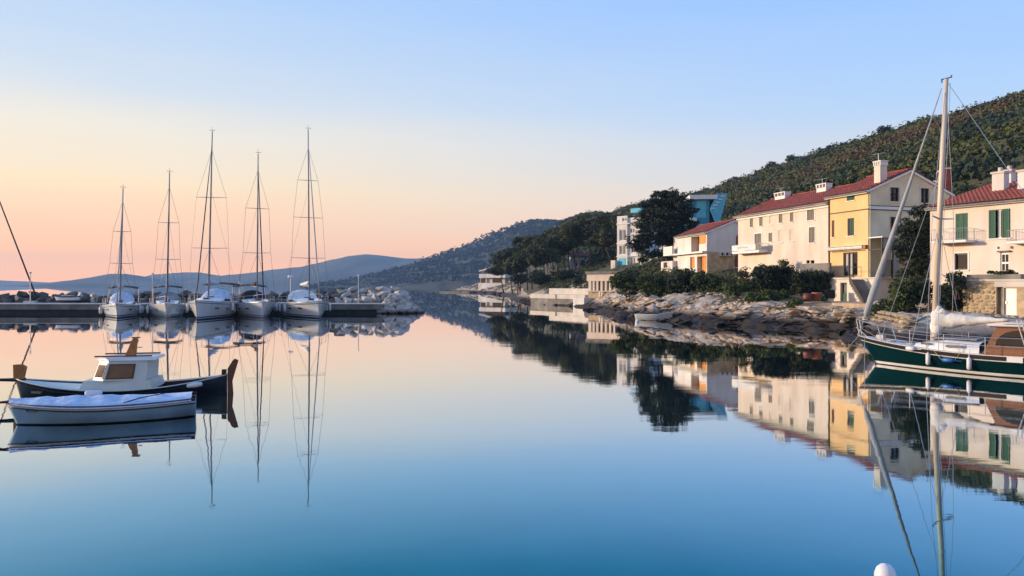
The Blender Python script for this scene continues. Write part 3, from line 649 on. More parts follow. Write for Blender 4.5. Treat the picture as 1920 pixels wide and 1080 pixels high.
def aerial(parent, x, y, z0, h):
    mb = MB(); mb.tube([(x, y, z0), (x, y, z0 + h)], 0.025, 5)
    for k, w in enumerate((0.5, 0.42, 0.34, 0.3)):
        mb.tube([(x - .5 + k * .3, y - w / 2, z0 + h - .05), (x - .5 + k * .3, y + w / 2, z0 + h - .05)], 0.015, 4)
    mb.tube([(x - .55, y, z0 + h - .05), (x + .5, y, z0 + h - .05)], 0.015, 4)
    return mb.build('aerial', M['steel'], parent)
def railing(parent, pts, h, gap=0.13, mt=None, bar=0.012, name='railing'):
    mb = MB(); pts = [Vector(p) for p in pts]
    for a, b in zip(pts[:-1], pts[1:]):
        L = (b - a).length; n = max(1, int(L / gap)); up = Vector((0, 0, h))
        mb.tube([a + up, b + up], bar * 1.8, 5); mb.tube([a + Vector((0, 0, .08)), b + Vector((0, 0, .08))], bar * 1.4, 4)
        for i in range(n + 1): q = a.lerp(b, i / n); mb.tube([q, q + up], bar if 0 < i < n else bar * 2, 4)
    return mb.build(name, mt or M['steel'], parent)

D1 = Vector((-0.277, 0.961)).normalized()       # the waterfront line of the terrace of houses
# ---- yellow house with stone-coloured gable
fB = Frame((25.3, 59.0), -D1, 3.55)
def yellow_house():
    rt = fB.root('yellow_house', 'three storey yellow house with stone grey gable and tiled roof, dark tree beside it', 'house')
    Lx, Dy = 4.2, 7.6; ze = 10.06 - 3.55; zr = 11.66 - 3.55; base = -2.1
    fr = lambda *r: fB.frect(*r)
    W1 = fr(1587.5, 364, 1602.5, 376); W2 = fr(1559.5, 413, 1564.5, 445); W3 = fr(1589, 409, 1601.5, 442); W4 = fr(1581, 473, 1608, 517)
    mb = MB(); wall_panel(mb, map_front, 0, Lx, base, lambda u: ze, [W1, W2, W3, W4]); mb.build('wall', M['plaster_yellow'], rt)
    sd = lambda *r: fB.srect(*r, Lx)
    G1 = sd(1669, 351.5, 1686, 378); G2 = sd(1726, 353, 1742, 380.5); G3 = sd(1669, 407, 1685, 440); G4 = sd(1726, 409, 1742, 440)
    top = lambda u: ze + (zr - ze) * (1 - abs(u - Dy / 2) / (Dy / 2))
    mb = MB(); wall_panel(mb, map_side(Lx), 0, Dy, base, top, [G1, G2, G3, G4], breaks=[Dy / 2]); mb.build('gable_wall', M['plaster_stone_bounce'], rt)
    mb = MB(); mb.poly([(0, 0, base), (0, Dy, base), (0, Dy, ze), (0, Dy / 2, zr), (0, 0, ze)]); mb.poly([(0, Dy, base), (Lx, Dy, base), (Lx, Dy, ze), (0, Dy, ze)])
    mb.build('back_wall', M['plaster_stone_bounce'], rt)
    shuttered(rt, map_front, W1, M['shutter_green'], 1)
    shuttered(rt, map_front, W2, M['wood_red'], 1)
    w3 = window(rt, map_front, W3, 'shut', sill=True); a, b, c, d = W3
    shutter_leaf(w3, map_front, a + .02, a + (b - a) * .42, c, d, M['frame_dark'], 0.03); shutter_leaf(w3, map_front, a + (b - a) * .45, b - .02, c, d, M['shutter_green'], 0.02)
    for G in (G1, G2, G3, G4): window(rt, map_side(Lx), G, frame=M['frame_dark'], surround=M['plaster_cream'])
    # glazed terrace door
    a, b, c, d = W4; w = window(rt, map_front, (a, b, c, d), 'shut', frame=M['frame_dark'], sill=False, pane=M['curtain'], fw=0.1); w.name = 'door'
    mm = MB()
    for t in (0.33, 0.62): mm.box(a + (b - a) * t - .05, a + (b - a) * t + .05, 0.06, 0.15, c, d)
    mm.box(a + .1, a + (b - a) * .3, .08, .15, c, c + .35); mm.build('door_frame', M['frame_dark'], w)
    MB().box(a + (b - a) * .68, b - .1, .1, .164, c + .1, d - .1).build('pane', M['glass_dark'], w)
    s0, sz = fr(1556, 396, 1630, 402)[2:]
    MB().box(0.02, Lx + .05, -0.05, -.001, sz - .05, sz + .02).box(Lx + .001, Lx + .05, 0, Dy * .72, sz - .08, sz - .02).box(Lx + .001, Lx + .05, 0, Dy * .72, sz + .22, sz + .27).build('cornice_line', M['frame_dark'], rt)
    MB().box(Lx + .001, Lx + .03, .02, Dy * .72, sz - .015, sz + .215).build('plaster_band', M['trim_white'], rt)
    # folded awning over the terrace door
    A = fr(1558, 461, 1621, 470); zc = (A[2] + A[3]) / 2
    aw = MB().tube([(A[0], -.16, zc), (A[1], -.16, zc)], 0.13, 8).box(A[0] - .02, A[1] + .02, -.3, -.001, zc + .14, zc + .18).build('awning', M['sail'], rt)
    MB().box(A[0], A[1], -.34, -.28, zc - .2, zc - .15).build('awning_bar', M['frame_dark'], aw)
    MB().box(A[1] + .03, A[1] + .3, -.2, -.002, zc - .12, zc + .16).build('awning_motor', M['teak_orange'], aw)
    MB().tube([(.03, -.06, base + .3), (.03, -.06, ze - .1)], .045, 6).build('downpipe', M['frame_dark'], rt)
    MB().tube([(Lx + .06, .12, -.5), (Lx + .06, .12, ze - .15)], .045, 6).build('downpipe', M['plaster_stone_bounce'], rt)
    r = roof(rt, 0.0, Lx, 0, Dy, ze, zr, M['roof_tile'], ov=0.3)
    q = fB.front(1651, 342, 1.1)
    ch = chimney(r, fB.front(1651, 330, 1.6)[0], 1.6, ze + .35, fB.front(1651, 311, 1.6)[1], 0.62, .62, M['plaster_cream'])
    aerial(ch, fB.front(1651, 330, 1.6)[0] - .2, 1.6, fB.front(1651, 311, 1.6)[1] + .3, .7)
    # glazed porch on the gable side
    pr = MB()
    for y in (0.12, 1.0, 2.9):
        pr.box(Lx + 1.2, Lx + 1.3, y - .05, y + .05, 0.0, fB.side(1640, 445, Lx + 1.2)[1])
    zt = fB.side(1640, 445, Lx + 1.2)[1]; zm = fB.side(1640, 467, Lx + 1.2)[1]
    pr.box(Lx + 1.19, Lx + 1.31, 0.0, 3.0, zm - .04, zm + .04); pr.box(Lx, Lx + 1.2, .05, .12, zm - .04, zm + .04)
    p = pr.build('porch_frame', M['frame_dark'], rt)
    MB().box(Lx + .01, Lx + 1.4, 0.0, 3.1, zt, zt + .09).build('porch_roof', M['trim_white'], p)
    MB().box(Lx + 1.22, Lx + 1.24, .18, .94, .05, zm - .75).build('pane', M['glass_grey'], p)
    MB().box(Lx + 1.22, Lx + 1.24, .18, .94, zm + .05, zt - .03).build('pane', M['curtain'], p)
    MB().box(Lx + 1.22, Lx + 1.24, 1.06, 2.84, zm + .05, zt - .03).build('pane', M['curtain'], p)
    MB().box(Lx + 1.22, Lx + 1.24, 1.06, 1.7, .05, zm - .05).build('pane', M['curtain'], p)
yellow_house()
# terrace and basement in front of the yellow house, with the stair
def terrace_B():
    rt = fB.root('stone_terrace', 'cream stone terrace with basement door and outside stair under the yellow house', 'terrace')
    zt, zb = 0.0, -2.0; ly = -1.6
    Bd = fB.frect(1575.5, 530, 1588, 565.5, ly)
    x0 = fB.front(1553, 540, ly)[0]; x1 = fB.front(1640, 540, ly)[0]
    Bd = (Bd[0], Bd[1], zb + .08, Bd[3])
    mp = lambda u, d, z: (u, ly + d, z)
    mb = MB(); wall_panel(mb, mp, x0, x1, zb, lambda u: zt - .13, [Bd], reveal=.25)
    mb.poly([(x0, ly, zb), (x0, ly, zt - .13), (x0, -.02, zt - .13), (x0, -.02, zb)]); mb.poly([(x1, ly, zb), (x1, -.02, zb), (x1, -.02, zt - .13), (x1, ly, zt - .13)])
    mb.build('wall', M['plaster_cream'], rt)
    MB().box(x0 - .1, x1 + .1, ly - .1, -.02, zt - .125, zt - .01).build('paving', M['concrete_pale'], rt)
    d = window(rt, mp, Bd, 'shut', sill=False, reveal=.25, frame=M['frame_dark'], pane=M['glass_grey']); d.name = 'door'
    a, b, c, e = Bd; MB().box(a + .1, b - .08, ly + .16, ly + .2, c + .05, c + (e - c) * .48).build('door_panel', M['shutter_green'], d)
    # stair running down toward the near end
    n = 11; sx0 = fB.front(1597, 517, ly - .9)[0]; sx1 = x1 + .25; z = zt
    for i in range(n):
        a = sx0 + (sx1 - sx0) * i / n; b = sx0 + (sx1 - sx0) * (i + 1) / n; zz = zt - (zt - zb) * (i + 1) / (n + 1)
        MB().box(a, b - .004, ly - 1.1, ly - .012, zb if i > 6 else zz - .4, zz).build('step', M['concrete'], rt)
    MB().prism([(sx0, ly - 1.14, zt + .15), (sx1, ly - 1.14, zb + .3), (sx1, ly - 1.14, zb - .02), (sx0, ly - 1.14, zt - .32)], (0, .03, 0)).build('stair_string', M['frame_dark'], rt)
    railing(rt, [(x0, ly, zt), (sx0 - .1, ly, zt)], .75, .9, M['wire'])
terrace_B()

# ---- long cream house
fC = Frame(Vector((25.3, 59.0)) + D1 * 12.94 + Vector((.961, .277)) * .14, -D1, 2.6)
def cream_house():
    rt = fC.root('cream_house', 'long cream three storey house with grey louvred shutters and white balcony', 'house')
    Lx, Dy = 12.9, 7.6; ze = 9.72 - 2.6; zr = 11.3 - 2.6; base = -.8
    fr = lambda *r: fC.frect(*r)
    grey = [(1406, 406, 1412, 426), (1423.5, 403, 1430, 424), (1460, 397, 1467, 418), (1481, 393.5, 1487.5, 416), (1441, 436.5, 1448, 453.5)]
    pale = [(1442, 400, 1448, 421), (1459.5, 431, 1468, 454), (1480, 430, 1488, 452)]
    dbl = [(1513.5, 392.5, 1527, 413), (1415, 438, 1428, 463), (1517, 426, 1528, 455)]
    small = [(1512, 488, 1518, 494), (1520, 488, 1527, 494)]
    R = {k: [fr(*q) for q in v] for k, v in (('g', grey), ('p', pale), ('d', dbl), ('s', small))}
    mb = MB(); wall_panel(mb, map_front, 0, Lx, base, lambda u: ze, R['g'] + R['p'] + R['d'] + R['s']); mb.build('wall', M['plaster_cream'], rt)
    top = lambda u: ze + (zr - ze) * (1 - abs(u - Dy / 2) / (Dy / 2))
    mb = MB(); mb.poly([(0, 0, base), (0, 0, ze), (0, Dy / 2, zr), (0, Dy, ze), (0, Dy, base)]); mb.poly([(0, Dy, base), (0, Dy, ze), (Lx, Dy, ze), (Lx, Dy, base)])
    mb.build('back_wall', M['plaster_cream'], rt)
    for q in R['g']: shuttered(rt, map_front, q, M['shutter_grey'], 1)
    for q in R['p']: shuttered(rt, map_front, q, M['shutter_pale'], 1)
    for q in R['d']: shuttered(rt, map_front, q, M['shutter_grey'], 2, surround=M['trim_white'])
    for q in R['s']: window(rt, map_front, q, frame=M['frame_dark'], sill=False, leaves=1, fw=.03)
    MB().box(-.1, Lx - .05, -.22, -.001, ze - .34, ze - .12).box(-.1, Lx - .05, -.12, -.001, ze - .5, ze - .345).build('cornice', M['trim_white'], rt)
    r = roof(rt, 0, Lx - .2, 0, Dy, ze, zr, M['roof_tile'], ov=.4)
    for (px, py, w) in ((1467, 362, 1.5), (1545, 346, 1.2)):
        x = fC.front(px, py, 3.4)[0]; z1 = fC.front(px, py, 3.4)[1]
        ch = chimney(r, x, 3.4, zr - .6, z1 - .3, w, .6, M['trim_white'])
        aerial(ch, x - .2, 3.4, z1, .55)
    # balcony with banner
    A = fr(1390, 471, 1441, 475); b = MB().box(A[0] - .05, A[1], -1.0, -.001, A[2], A[3] + .02).build('balcony', M['trim_white'], rt)
    zt = fr(1390, 459, 1441, 471)[3]; z0 = A[3] + .06
    fx = lambda px: fC.front(px, 465, -1.0)[0]
    MB().box(A[0], fx(1417), -1.03, -.99, z0, zt).build('banner', M['white_paint'], b)
    MB().box(fx(1417) + .01, fx(1425), -1.02, -.98, z0, zt).build('balcony_panel', M['shutter_grey'], b)
    railing(b, [(fx(1425) + .02, -.97, A[3] + .02), (A[1] - .04, -.97, A[3] + .02), (A[1] - .04, -.05, A[3] + .02)], zt - z0 + .05, .1, M['trim_white'], .01)
    w = fx(1417) - A[0]
    text_part('APARTMANI', .30, M['letters_grey'], b, Matrix.Translation((A[0] + w * .46, -1.034, (z0 + zt) / 2)) @ Matrix.Rotation(math.radians(90), 4, 'X'))
    # grey garden wall standing against the front
    g = fC.frect(1500, 494, 1555, 511, -1.3); MB().box(g[0], g[1], -1.3, -1.1, -.6, g[3]).build('yard_wall', M['concrete'], rt)
cream_house()

# ---- white house with orange shutters
fD = Frame(Vector((20.3, 77.0)) + Vector((-.19, .98)).normalized() * 7.6, (.19, -.98), 4.15)
def orange_house():
    rt = fD.root('white_house', 'white house with orange shutters, loggia, arched brown windows and tiled roof', 'house')
    Lx, Dy = 7.6, 6.1; ze = 8.55 - 4.15; zr = 9.75 - 4.15; base = -1.0
    sd = lambda *r: fD.srect(*r, Lx)
    zf = fD.side(1328, 472, Lx)[1]
    top = lambda u: ze + (zr - ze) * (1 - abs(u - Dy / 2) / (Dy / 2))
    x_open0 = fD.front(1296, 455)[0]; x_open1 = Lx - .22
    U = (x_open0, x_open1, zf + .12, ze - .35)
    Lw1 = fD.frect(1294, 482, 1302.5, 503); Lw2 = fD.frect(1307, 480.5, 1325, 511)
    Lw2 = (Lw2[0], min(Lw2[1], Lx - .12), Lw2[2], Lw2[3])
    mb = MB(); wall_panel(mb, map_front, 0, Lx, base, lambda u: ze, [U, Lw1, Lw2], reveal=.9); mb.build('wall', M['plaster_white'], rt)
    mb = MB(); wall_panel(mb, map_side(Lx), 0, Dy, zf, top, [], breaks=[Dy / 2]); mb.poly([(0, 0, base), (0, 0, ze), (0, Dy / 2, zr), (0, Dy, ze), (0, Dy, base)]); mb.poly([(0, Dy, base), (0, Dy, ze), (Lx, Dy, ze), (Lx, Dy, base)])
    mb.build('gable_wall', M['plaster_white'], rt)
    mb = MB(); wall_panel(mb, map_side(Lx), 0, Dy, base, lambda u: zf, []); sw = mb.build('stone_base', M['stone_wall'], rt)
    # loggia back wall with shutters
    MB().box(U[0] - .05, U[1] + .05, .905, .96, U[2] - .1, U[3] + .1).build('loggia_wall', M['plaster_white'], rt)
    m_ = lambda u, d, z: (u, .82 + d, z)
    w = U[1] - U[0]
    for k in range(3): shutter_leaf(rt, m_, U[0] + .02 + w * .27 * k, U[0] + w * .27 * (k + 1), U[2], U[3] - .03, M['shutter_orange'], .02)
    MB().box(U[0] + w * .55, U[1], .02, .06, U[3] - 1.0, U[3]).build('blind', M['shutter_orange'], rt)
    MB().box(U[0] + w * .55, Lx - .01, -.02, .03, U[2], U[2] + .75).build('parapet', M['plaster_white'], rt)
    for q in (Lw1, Lw2):
        n = 1 if q is Lw1 else 2
        for k in range(n):
            a = q[0] + (q[1] - q[0]) * k / n; b = q[0] + (q[1] - q[0]) * (k + 1) / n
            shutter_leaf(rt, lambda u, d, z: (u, .12 + d + (.35 if (n == 2 and k == 0) else 0), z), a, b, q[2], q[3], M['shutter_orange'], .02)
        MB().box(q[0], q[1], .88, .9, q[2], q[3]).build('pane', M['glass_dark'], rt)
    MB().box(-.1, Lx + .03, -.55, -.001, zf - .1, zf + .08).build('balcony', M['trim_white'], rt)
    # arched shutters on the gable
    for (x0, y0, x1, y1) in ((1380, 438, 1396, 459), (1378, 476, 1395, 501)):
        a, b, c, d = sd(x0, y0, x1, y1); r = (b - a) / 2; cz = d - r
        pts = [(Lx + .004, a, c), (Lx + .004, b, c)] + [(Lx + .004, (a + b) / 2 + r * math.cos(t), cz + r * math.sin(t)) for t in [math.pi * i / 10 for i in range(11)]]
        o = MB().prism(pts, (.05, 0, 0)).build('arched_shutter', M['wood_red'], rt)
        MB().box(Lx + .002, Lx + .09, a - .12, b + .12, c - .1, c - .003).build('sill', M['trim_white'], o)
    for k in range(3):
        a, b, c, d = sd(1348 + k * 9, 473, 1355.5 + k * 9, 480)
        o = MB().box(Lx + .02, Lx + .32, a, b, c, d).build('air_conditioner', M['white_paint'], rt)
        MB().tube([(Lx + .321, (a + b) / 2, (c + d) / 2), (Lx + .33, (a + b) / 2, (c + d) / 2)], (d - c) * .42, 12).build('fan_grille', M['frame_dark'], o)
    roof(rt, 0, Lx, 0, Dy, ze, zr, M['roof_tile'], ov=.3)
    # lower wing with balcony at the far end
    z = lambda py: fD.front(1266, py, 0.5)[1]
    MB().box(-2.4, -.02, .6, 4.5, base - .5, z(447)).build('wing', M['plaster_white'], rt)
    MB().box(-2.6, -.04, -.6, .58, z(478) - .12, z(478)).box(-2.6, -.04, -.6, -.5, z(478) + .002, z(463)).build('wing_balcony', M['trim_white'], rt)
    MB().box(-3.4, -.05, -.55, .56, base - .5, z(490)).build('wing_base', M['plaster_white'], rt)
    MB().box(-2.6, -1.6, -.58, -.552, z(497) - .3, z(492)).build('pane', M['glass_dark'], rt)
orange_house()

def stones_on(root, mp, u0, u1, z0, z1, mt, hole=None, size=.34, name='stone', proud=.06):
    """coursed rubble: every stone its own small block, joints recessed"""
    protos = rock_meshes(mt, 5, 31, pts=18); z = z0; k = 0
    while z < z1 - .05:
        h = min(rnd.uniform(.16, .3), z1 - z); u = u0 + rnd.uniform(-.1, 0)
        while u < u1 - .08:
            w = rnd.uniform(.7, 1.5) * size; w = min(w, u1 - u)
            c = (u + w / 2, 0, z + h / 2)
            if not (hole and hole[0] < c[0] < hole[1] and hole[2] < c[2] < hole[3]):
                p = mp(c[0], -.01, c[2]); o = link(name, protos[k % 5], root); o.location = p
                q = Vector(mp(1, 0, 0)) - Vector(mp(0, 0, 0)); o.rotation_euler = (rnd.uniform(-.06, .06), rnd.choice((0, math.pi)), math.atan2(q.y, q.x))
                o.scale = (w / 1.72, proud + rnd.uniform(0, .04), h / 1.6); k += 1
            u += w + .015
        z += h + .012

# ---- pale pink house at the right edge
fA = Frame((27.1, 47.0), (.471, -.882), 3.3)
def pink_house():
    rt = fA.root('pink_house', 'pale pink house with dark green shutters and terracotta roof at right edge', 'house')
    Lx, Dy = 13.0, 19.0; ze = 7.95 - 3.3; zr = 10.55 - 3.3; base = -2.2; x0 = -.55
    fr = lambda *r: fA.frect(*r)
    W1 = fr(1791.5, 400, 1815, 453); W2 = fr(1854, 392.5, 1894, 446.5); W3 = fr(1790, 475, 1814.5, 506); W4 = fr(1875.5, 473.5, 1892, 510); W5 = fr(1926, 385, 1960, 446)
    mb = MB(); wall_panel(mb, map_front, x0, Lx, base, lambda u: ze, [W1, W2, W3, W4, W5]); mb.build('wall', M['plaster_pink'], rt)
    top = lambda u: ze + (zr - ze) * (1 - abs(u - Dy / 2) / (Dy / 2))
    mb = MB(); mb.poly([(x0, 0, base), (x0, 0, ze), (x0, Dy / 2, zr), (x0, Dy, ze), (x0, Dy, base)]); mb.poly([(Lx, 0, base), (Lx, Dy, base), (Lx, Dy, ze), (Lx, Dy / 2, zr), (Lx, 0, ze)]); mb.poly([(x0, Dy, base), (x0, Dy, ze), (Lx, Dy, ze), (Lx, Dy, base)])
    mb.build('back_wall', M['plaster_pink'], rt)
    shuttered(rt, map_front, W1, M['shutter_green'], 2)
    shuttered(rt, map_front, W5, M['shutter_green'], 2)
    w = window(rt, map_front, W2, pane=M['glass_dark']); a, b, c, d = W2; t = b - a
    shutter_leaf(w, map_front, a + .02, a + t * .34, c, d, M['shutter_green'], -.05); shutter_leaf(w, map_front, b - t * .36, b - .02, c, d, M['shutter_green'], -.05)
    MB().box(a + t * .38, a + t * .5, .1, .13, c + .08, d - .08).build('curtain', M['curtain'], w)
    window(rt, map_front, W3, frame=M['frame_dark'], surround=M['trim_white'], leaves=1)
    a, b, c, d = W4; dr = MB().box(a, b, .06, .12, c, d).build('door', M['white_paint'], rt)
    for (u0, u1) in ((.16, .46), (.56, .86)):
        for (z0, z1) in ((.52, .9), (.08, .42)):
            MB().box(a + (b - a) * u0, a + (b - a) * u1, .045, .058, c + (d - c) * z0, c + (d - c) * z1).build('pane', M['glass_dark'], dr)
    MB().box(a - .12, b + .1, -.16, -.001, d + .03, d + .11).build('lintel', M['frame_dark'], dr)
    # balconies
    for (p0, p1) in ((1762, 1828), (1903, 1990)):
        A = fr(p0, 451.5, p1, 456); bl = MB().box(A[0], A[1], -.95, -.001, A[2], A[3]).build('balcony', M['trim_white'], rt)
        h = fr(p0, 427, p1, 451.5); railing(bl, [(A[0] + .05, -.05, A[3]), (A[0] + .05, -.9, A[3]), (A[1] - .05, -.9, A[3]), (A[1] - .05, -.05, A[3])], h[3] - h[2] - .1, .16, M['steel'], .008)
    r = roof(rt, x0, Lx, 0, Dy, ze, zr, M['roof_tile_orange'], ov=.25, gable_ov=.2, thick=.12)
    for (px, py, ly, w) in ((1876, 326, 3.8, .72), (1893, 322, 6.6, .5), (1926, 322, 3.4, .8)):
        x, z1 = fA.front(px, py, ly); chimney(r, x, ly, ze + .4, z1, w, .6, M['plaster_white'], 'pot')
    aerial(r, fA.front(1806, 375, 4)[0], 4.0, fA.front(1806, 380, 4)[1] - .6, .9)
    for (px, py) in ((1872, 464), (1896, 463), (1898, 463.5)):
        x, z = fA.front(px, py); MB().box(x - .03, x + .03, -.06, -.001, z - .08, z + .05).build('wall_lamp', M['frame_dark'], rt)
pink_house()
def terrace_A():
    rt = fA.root('stone_terrace', 'rubble stone terrace wall with white door and planter below the pink house', 'terrace')
    ly = -3.0; zt = fA.front(1860, 527, ly)[1]; zp = fA.front(1860, 514.5, ly)[1]; zb = 1.2 - 3.3
    x0 = fA.front(1806, 540, ly)[0]; x1 = 12.5
    Dd = fA.frect(1882, 540, 1906, 589, ly); Dd = (Dd[0], Dd[1], zb + .05, Dd[3]); rec = (fA.front(1868, 560, ly)[0], Dd[0] - .05, zb + .05, Dd[3] + .05)
    mp = lambda u, d, z: (u, ly + d, z)
    mb = MB(); wall_panel(mb, mp, x0, x1, zb - .6, lambda u: zt, [Dd, rec], reveal=.3); mb.poly([(x0, ly, zb - .6), (x0, ly, zt), (x0, 0, zt), (x0, 0, zb - .6)])
    mb.build('wall', M['stone_wall'], rt)
    MB().box(x0 - .05, x1, ly - .05, -.01, zt + .002, zt + .1).build('paving', M['concrete_pale'], rt)
    MB().box(x0 + .2, fA.front(1914, 520, ly)[0], ly - .02, ly + .35, zt + .102, zp).build('planter', M['concrete'], rt)
    d = MB().box(Dd[0], Dd[1], ly + .1, ly + .16, Dd[2], Dd[3]).build('door', M['white_paint'], rt)
    MB().box(Dd[0] + .06, Dd[0] + .11, ly + .06, ly + .098, Dd[2] + .7, Dd[2] + .85).build('door_handle', M['steel'], d)
    MB().box(rec[0], rec[1], ly + .2, ly + .26, rec[2], rec[3]).build('panel', M['concrete'], rt)
    MB().box(rec[0] - .1, Dd[1] + .5, ly - .03, ly + .02, Dd[3] + .06, zt - .02).build('lintel', M['concrete_pale'], rt)
    stones_on(rt, mp, x0, rec[0] - .05, zb, zt - .05, M['stone_piece'])
    return rt
terrace_A()

# ---- red brick house part seen behind the yellow gable
def red_house():
    c = P(1773, 345, 66); rt = thing('red_house', 'dark red walled house corner rising behind the yellow house gable', 'house', (c.x, c.y, 4.0), -.4)
    z1 = P(1773, 318, 66).z - 4.0
    MB().box(-.35, .35, -.3, 2.5, 0, z1).build('wall', M['red_brick'], rt)
    MB().box(-.42, .42, -.38, 2.6, z1 + .002, z1 + .12).build('parapet', M['concrete_pale'], rt)
    MB().box(-.9, -.36, .2, 1.4, 0, z1 - .9).build('chimney', M['plaster_white'], rt)
red_house()

# ---- slim white block with tall windows behind the big pine
def white_block():
    f = Frame(P(1157, 500, 136).xy, (.72, -.69), 6.0)
    rt = f.root('white_block', 'slim white four storey block with tall windows left of the big pine', 'building')
    z = lambda py: f.front(1166, py)[1]; fx = lambda px: f.front(px, 450)[0]
    b0 = -1.5; zt = z(405); X1 = fx(1176); X2 = fx(1206)
    ops = [f.frect(1161, 430, 1174, 451.5), f.frect(1161, 460, 1173.5, 477.5), f.frect(1166.5, 408, 1180, 415)]
    ops2 = [f.frect(1179, 428, 1188, 437), f.frect(1181, 462, 1190, 474), f.frect(1180, 482, 1189, 503)]
    ops[2] = (ops[2][0], X1 - .05, ops[2][2], ops[2][3])
    mb = MB(); wall_panel(mb, map_front, 0, X1, b0, lambda u: zt, ops); mb.poly([(0, 0, b0), (0, 0, zt), (0, 7, zt), (0, 7, b0)]); mb.poly([(0, 0, zt), (X1, 0, zt), (X1, 7, zt), (0, 7, zt)])
    mb.build('wall', M['plaster_white'], rt)
    mp = lambda u, d, z_: (u, .35 + d, z_)
    mb = MB(); wall_panel(mb, mp, X1, X2, b0, lambda u: z(409), ops2); mb.poly([(X1, .35, z(409)), (X2, .35, z(409)), (X2, 7, z(409)), (X1, 7, z(409))]); mb.poly([(X2, .35, b0), (X2, 7, b0), (X2, 7, z(409)), (X2, .35, z(409))]); mb.poly([(X1, .0, b0), (X1, .35, b0), (X1, .35, zt), (X1, .0, zt)])
    mb.build('side_wall', M['plaster_white'], rt)
    for q in ops: window(rt, map_front, q, frame=M['trim_white'], pane=M['glass_grey'], fw=.12)
    for q in ops2: window(rt, mp, q, frame=M['trim_white'], pane=M['glass_grey'] if q is not ops2[1] else M['glass_dark'], fw=.1)
    for py in (419, 456, 480): MB().box(-.15, X2, -.12, -.001, z(py) - .12, z(py)).build('string_course', M['trim_white'], rt)
    q = f.frect(1159.5, 484, 1173.5, 499); MB().box(q[0], q[1], -.05, -.002, z(503), q[3]).build('door', M['blue_light'], rt)
    MB().box(fx(1150), fx(1158), -.8, 2, b0, z(488)).build('annex', M['plaster_pink'], rt)
    MB().box(fx(1184), fx(1204), -.3, 2.5, z(404) + .3, z(393)).build('roof_canopy', M['blue_light'], rt)
    # broad white wall stepping down to the right, under the pine
    g = Frame(P(1200, 500, 121).xy, (.75, -.66), 5.0)
    rt2 = g.root('garden_building', 'low white building with sloping roof line under the big pine', 'building')
    x1 = g.front(1267, 480)[0]; MB().prism([(0, 0, -2), (x1, 0, -2), (x1, 0, g.front(1266, 452)[1]), (0, 0, g.front(1200, 488)[1])], (0, 4, 0)).build('wall', M['plaster_white'], rt2)
    MB().prism([(-.2, -.15, g.front(1200, 488)[1] + .01), (x1 + .2, -.15, g.front(1266, 452)[1] + .01), (x1 + .2, -.15, g.front(1266, 452)[1] + .2), (-.2, -.15, g.front(1200, 488)[1] + .2)], (0, 4.3, 0)).build('roof', M['trim_white'], rt2)
    for px in (1240, 1252): q = g.frect(px, 492, px + 7, 506); MB().box(q[0], q[1], -.06, -.003, q[2], q[3]).build('window', M['glass_dark'], rt2)
white_block()

# ---- blue house high behind the pine
def blue_house():
    f = Frame(P(1292, 425, 105).xy, (1, -.08), 10.2)
    rt = f.root('blue_house', 'blue walled house with white flat roof and slanted blue stair, behind the pine', 'house')
    z = lambda py: f.front(1330, py)[1]; fx = lambda px: f.front(px, 400)[0]
    MB().box(fx(1294), fx(1330), 0, 5, -1.5, z(374)).build('wall', M['blue_panel'], rt)
    MB().box(fx(1330) + .01, fx(1346), .9, 5, -1.5, z(374)).build('recess_wall', M['navy'], rt)
    MB().box(fx(1306), fx(1323.5), -.03, -.002, z(408), z(376)).build('blue_screen', M['blue_light'], rt)
    MB().box(fx(1292), fx(1344), -.6, 5.2, z(374) + .005, z(366)).build('roof', M['trim_white'], rt)
    MB().box(fx(1294), fx(1306), -.25, -.005, -1.5, z(408)).build('porch_wall', M['plaster_white'], rt)
    a = MB().prism([(fx(1340), -.5, z(418)), (fx(1348), -.5, z(418)), (fx(1363), -.5, z(364)), (fx(1343), -.5, z(364)), (fx(1330), -.5, z(393))], (0, .18, 0)).build('slanted_screen', M['blue_light'], rt)
    for k in range(5):
        t = k / 4; px = 1333 + 17 * t; py = 392 - 22 * t
        MB().box(fx(px), fx(px + 7), -.62, -.502, z(py), z(py) + .12).build('tread', M['trim_white'], a)
    MB().box(fx(1344), fx(1352), 0.2, 4.5, -1.5, z(388)).build('pillar', M['concrete_pale'], rt)
    MB().box(fx(1294), fx(1358), -.95, -.8, -1.5, z(421)).build('parapet', M['concrete_pale'], rt)
blue_house()

# ---- pavilion with columns, concrete bathing platform, modern house on the point
def pavilion():
    f = Frame(P(1101, 560, 102).xy, (.78, -.62), .45)
    rt = f.root('pavilion', 'low white waterside pavilion with row of columns and flat roof', 'pavilion')
    z = lambda py: f.front(1125, py)[1]; fx = lambda px: f.front(px, 530)[0]
    zf = z(547); MB().box(0, fx(1162), 0.3, 6, -.6, zf).build('plinth', M['stone_wall'], rt)
    MB().box(-.1, fx(1164), -.05, 6, zf + .002, zf + .14).build('floor', M['concrete_pale'], rt)
    zl = z(527)
    for px in (1105, 1111.5, 1118, 1126, 1134, 1142, 1150): MB().box(fx(px) - .02, fx(px) + .26, 0.02, .28, zf + .142, zl).build('column', M['plaster_cream'], rt)
    MB().box(fx(1105), fx(1155), .6, .66, zf + .142, zl).build('glazing', M['shutter_grey'], rt)
    MB().box(-.06, fx(1162), -.02, 5.5, zl + .003, z(514)).build('wall', M['plaster_cream'], rt)
    MB().box(-.2, fx(1164), -.18, 5.8, z(514) + .003, z(509)).build('roof', M['concrete'], rt)
    for px in (1124, 1128.5): MB().box(fx(px), fx(px) + .2, -.2, -.06, -.5, zf).build('pier', M['plaster_cream'], rt)
    MB().box(fx(1096), -.22, 1, 4, -.3, z(514)).build('side_wall', M['plaster_pink'], rt)
pavilion()
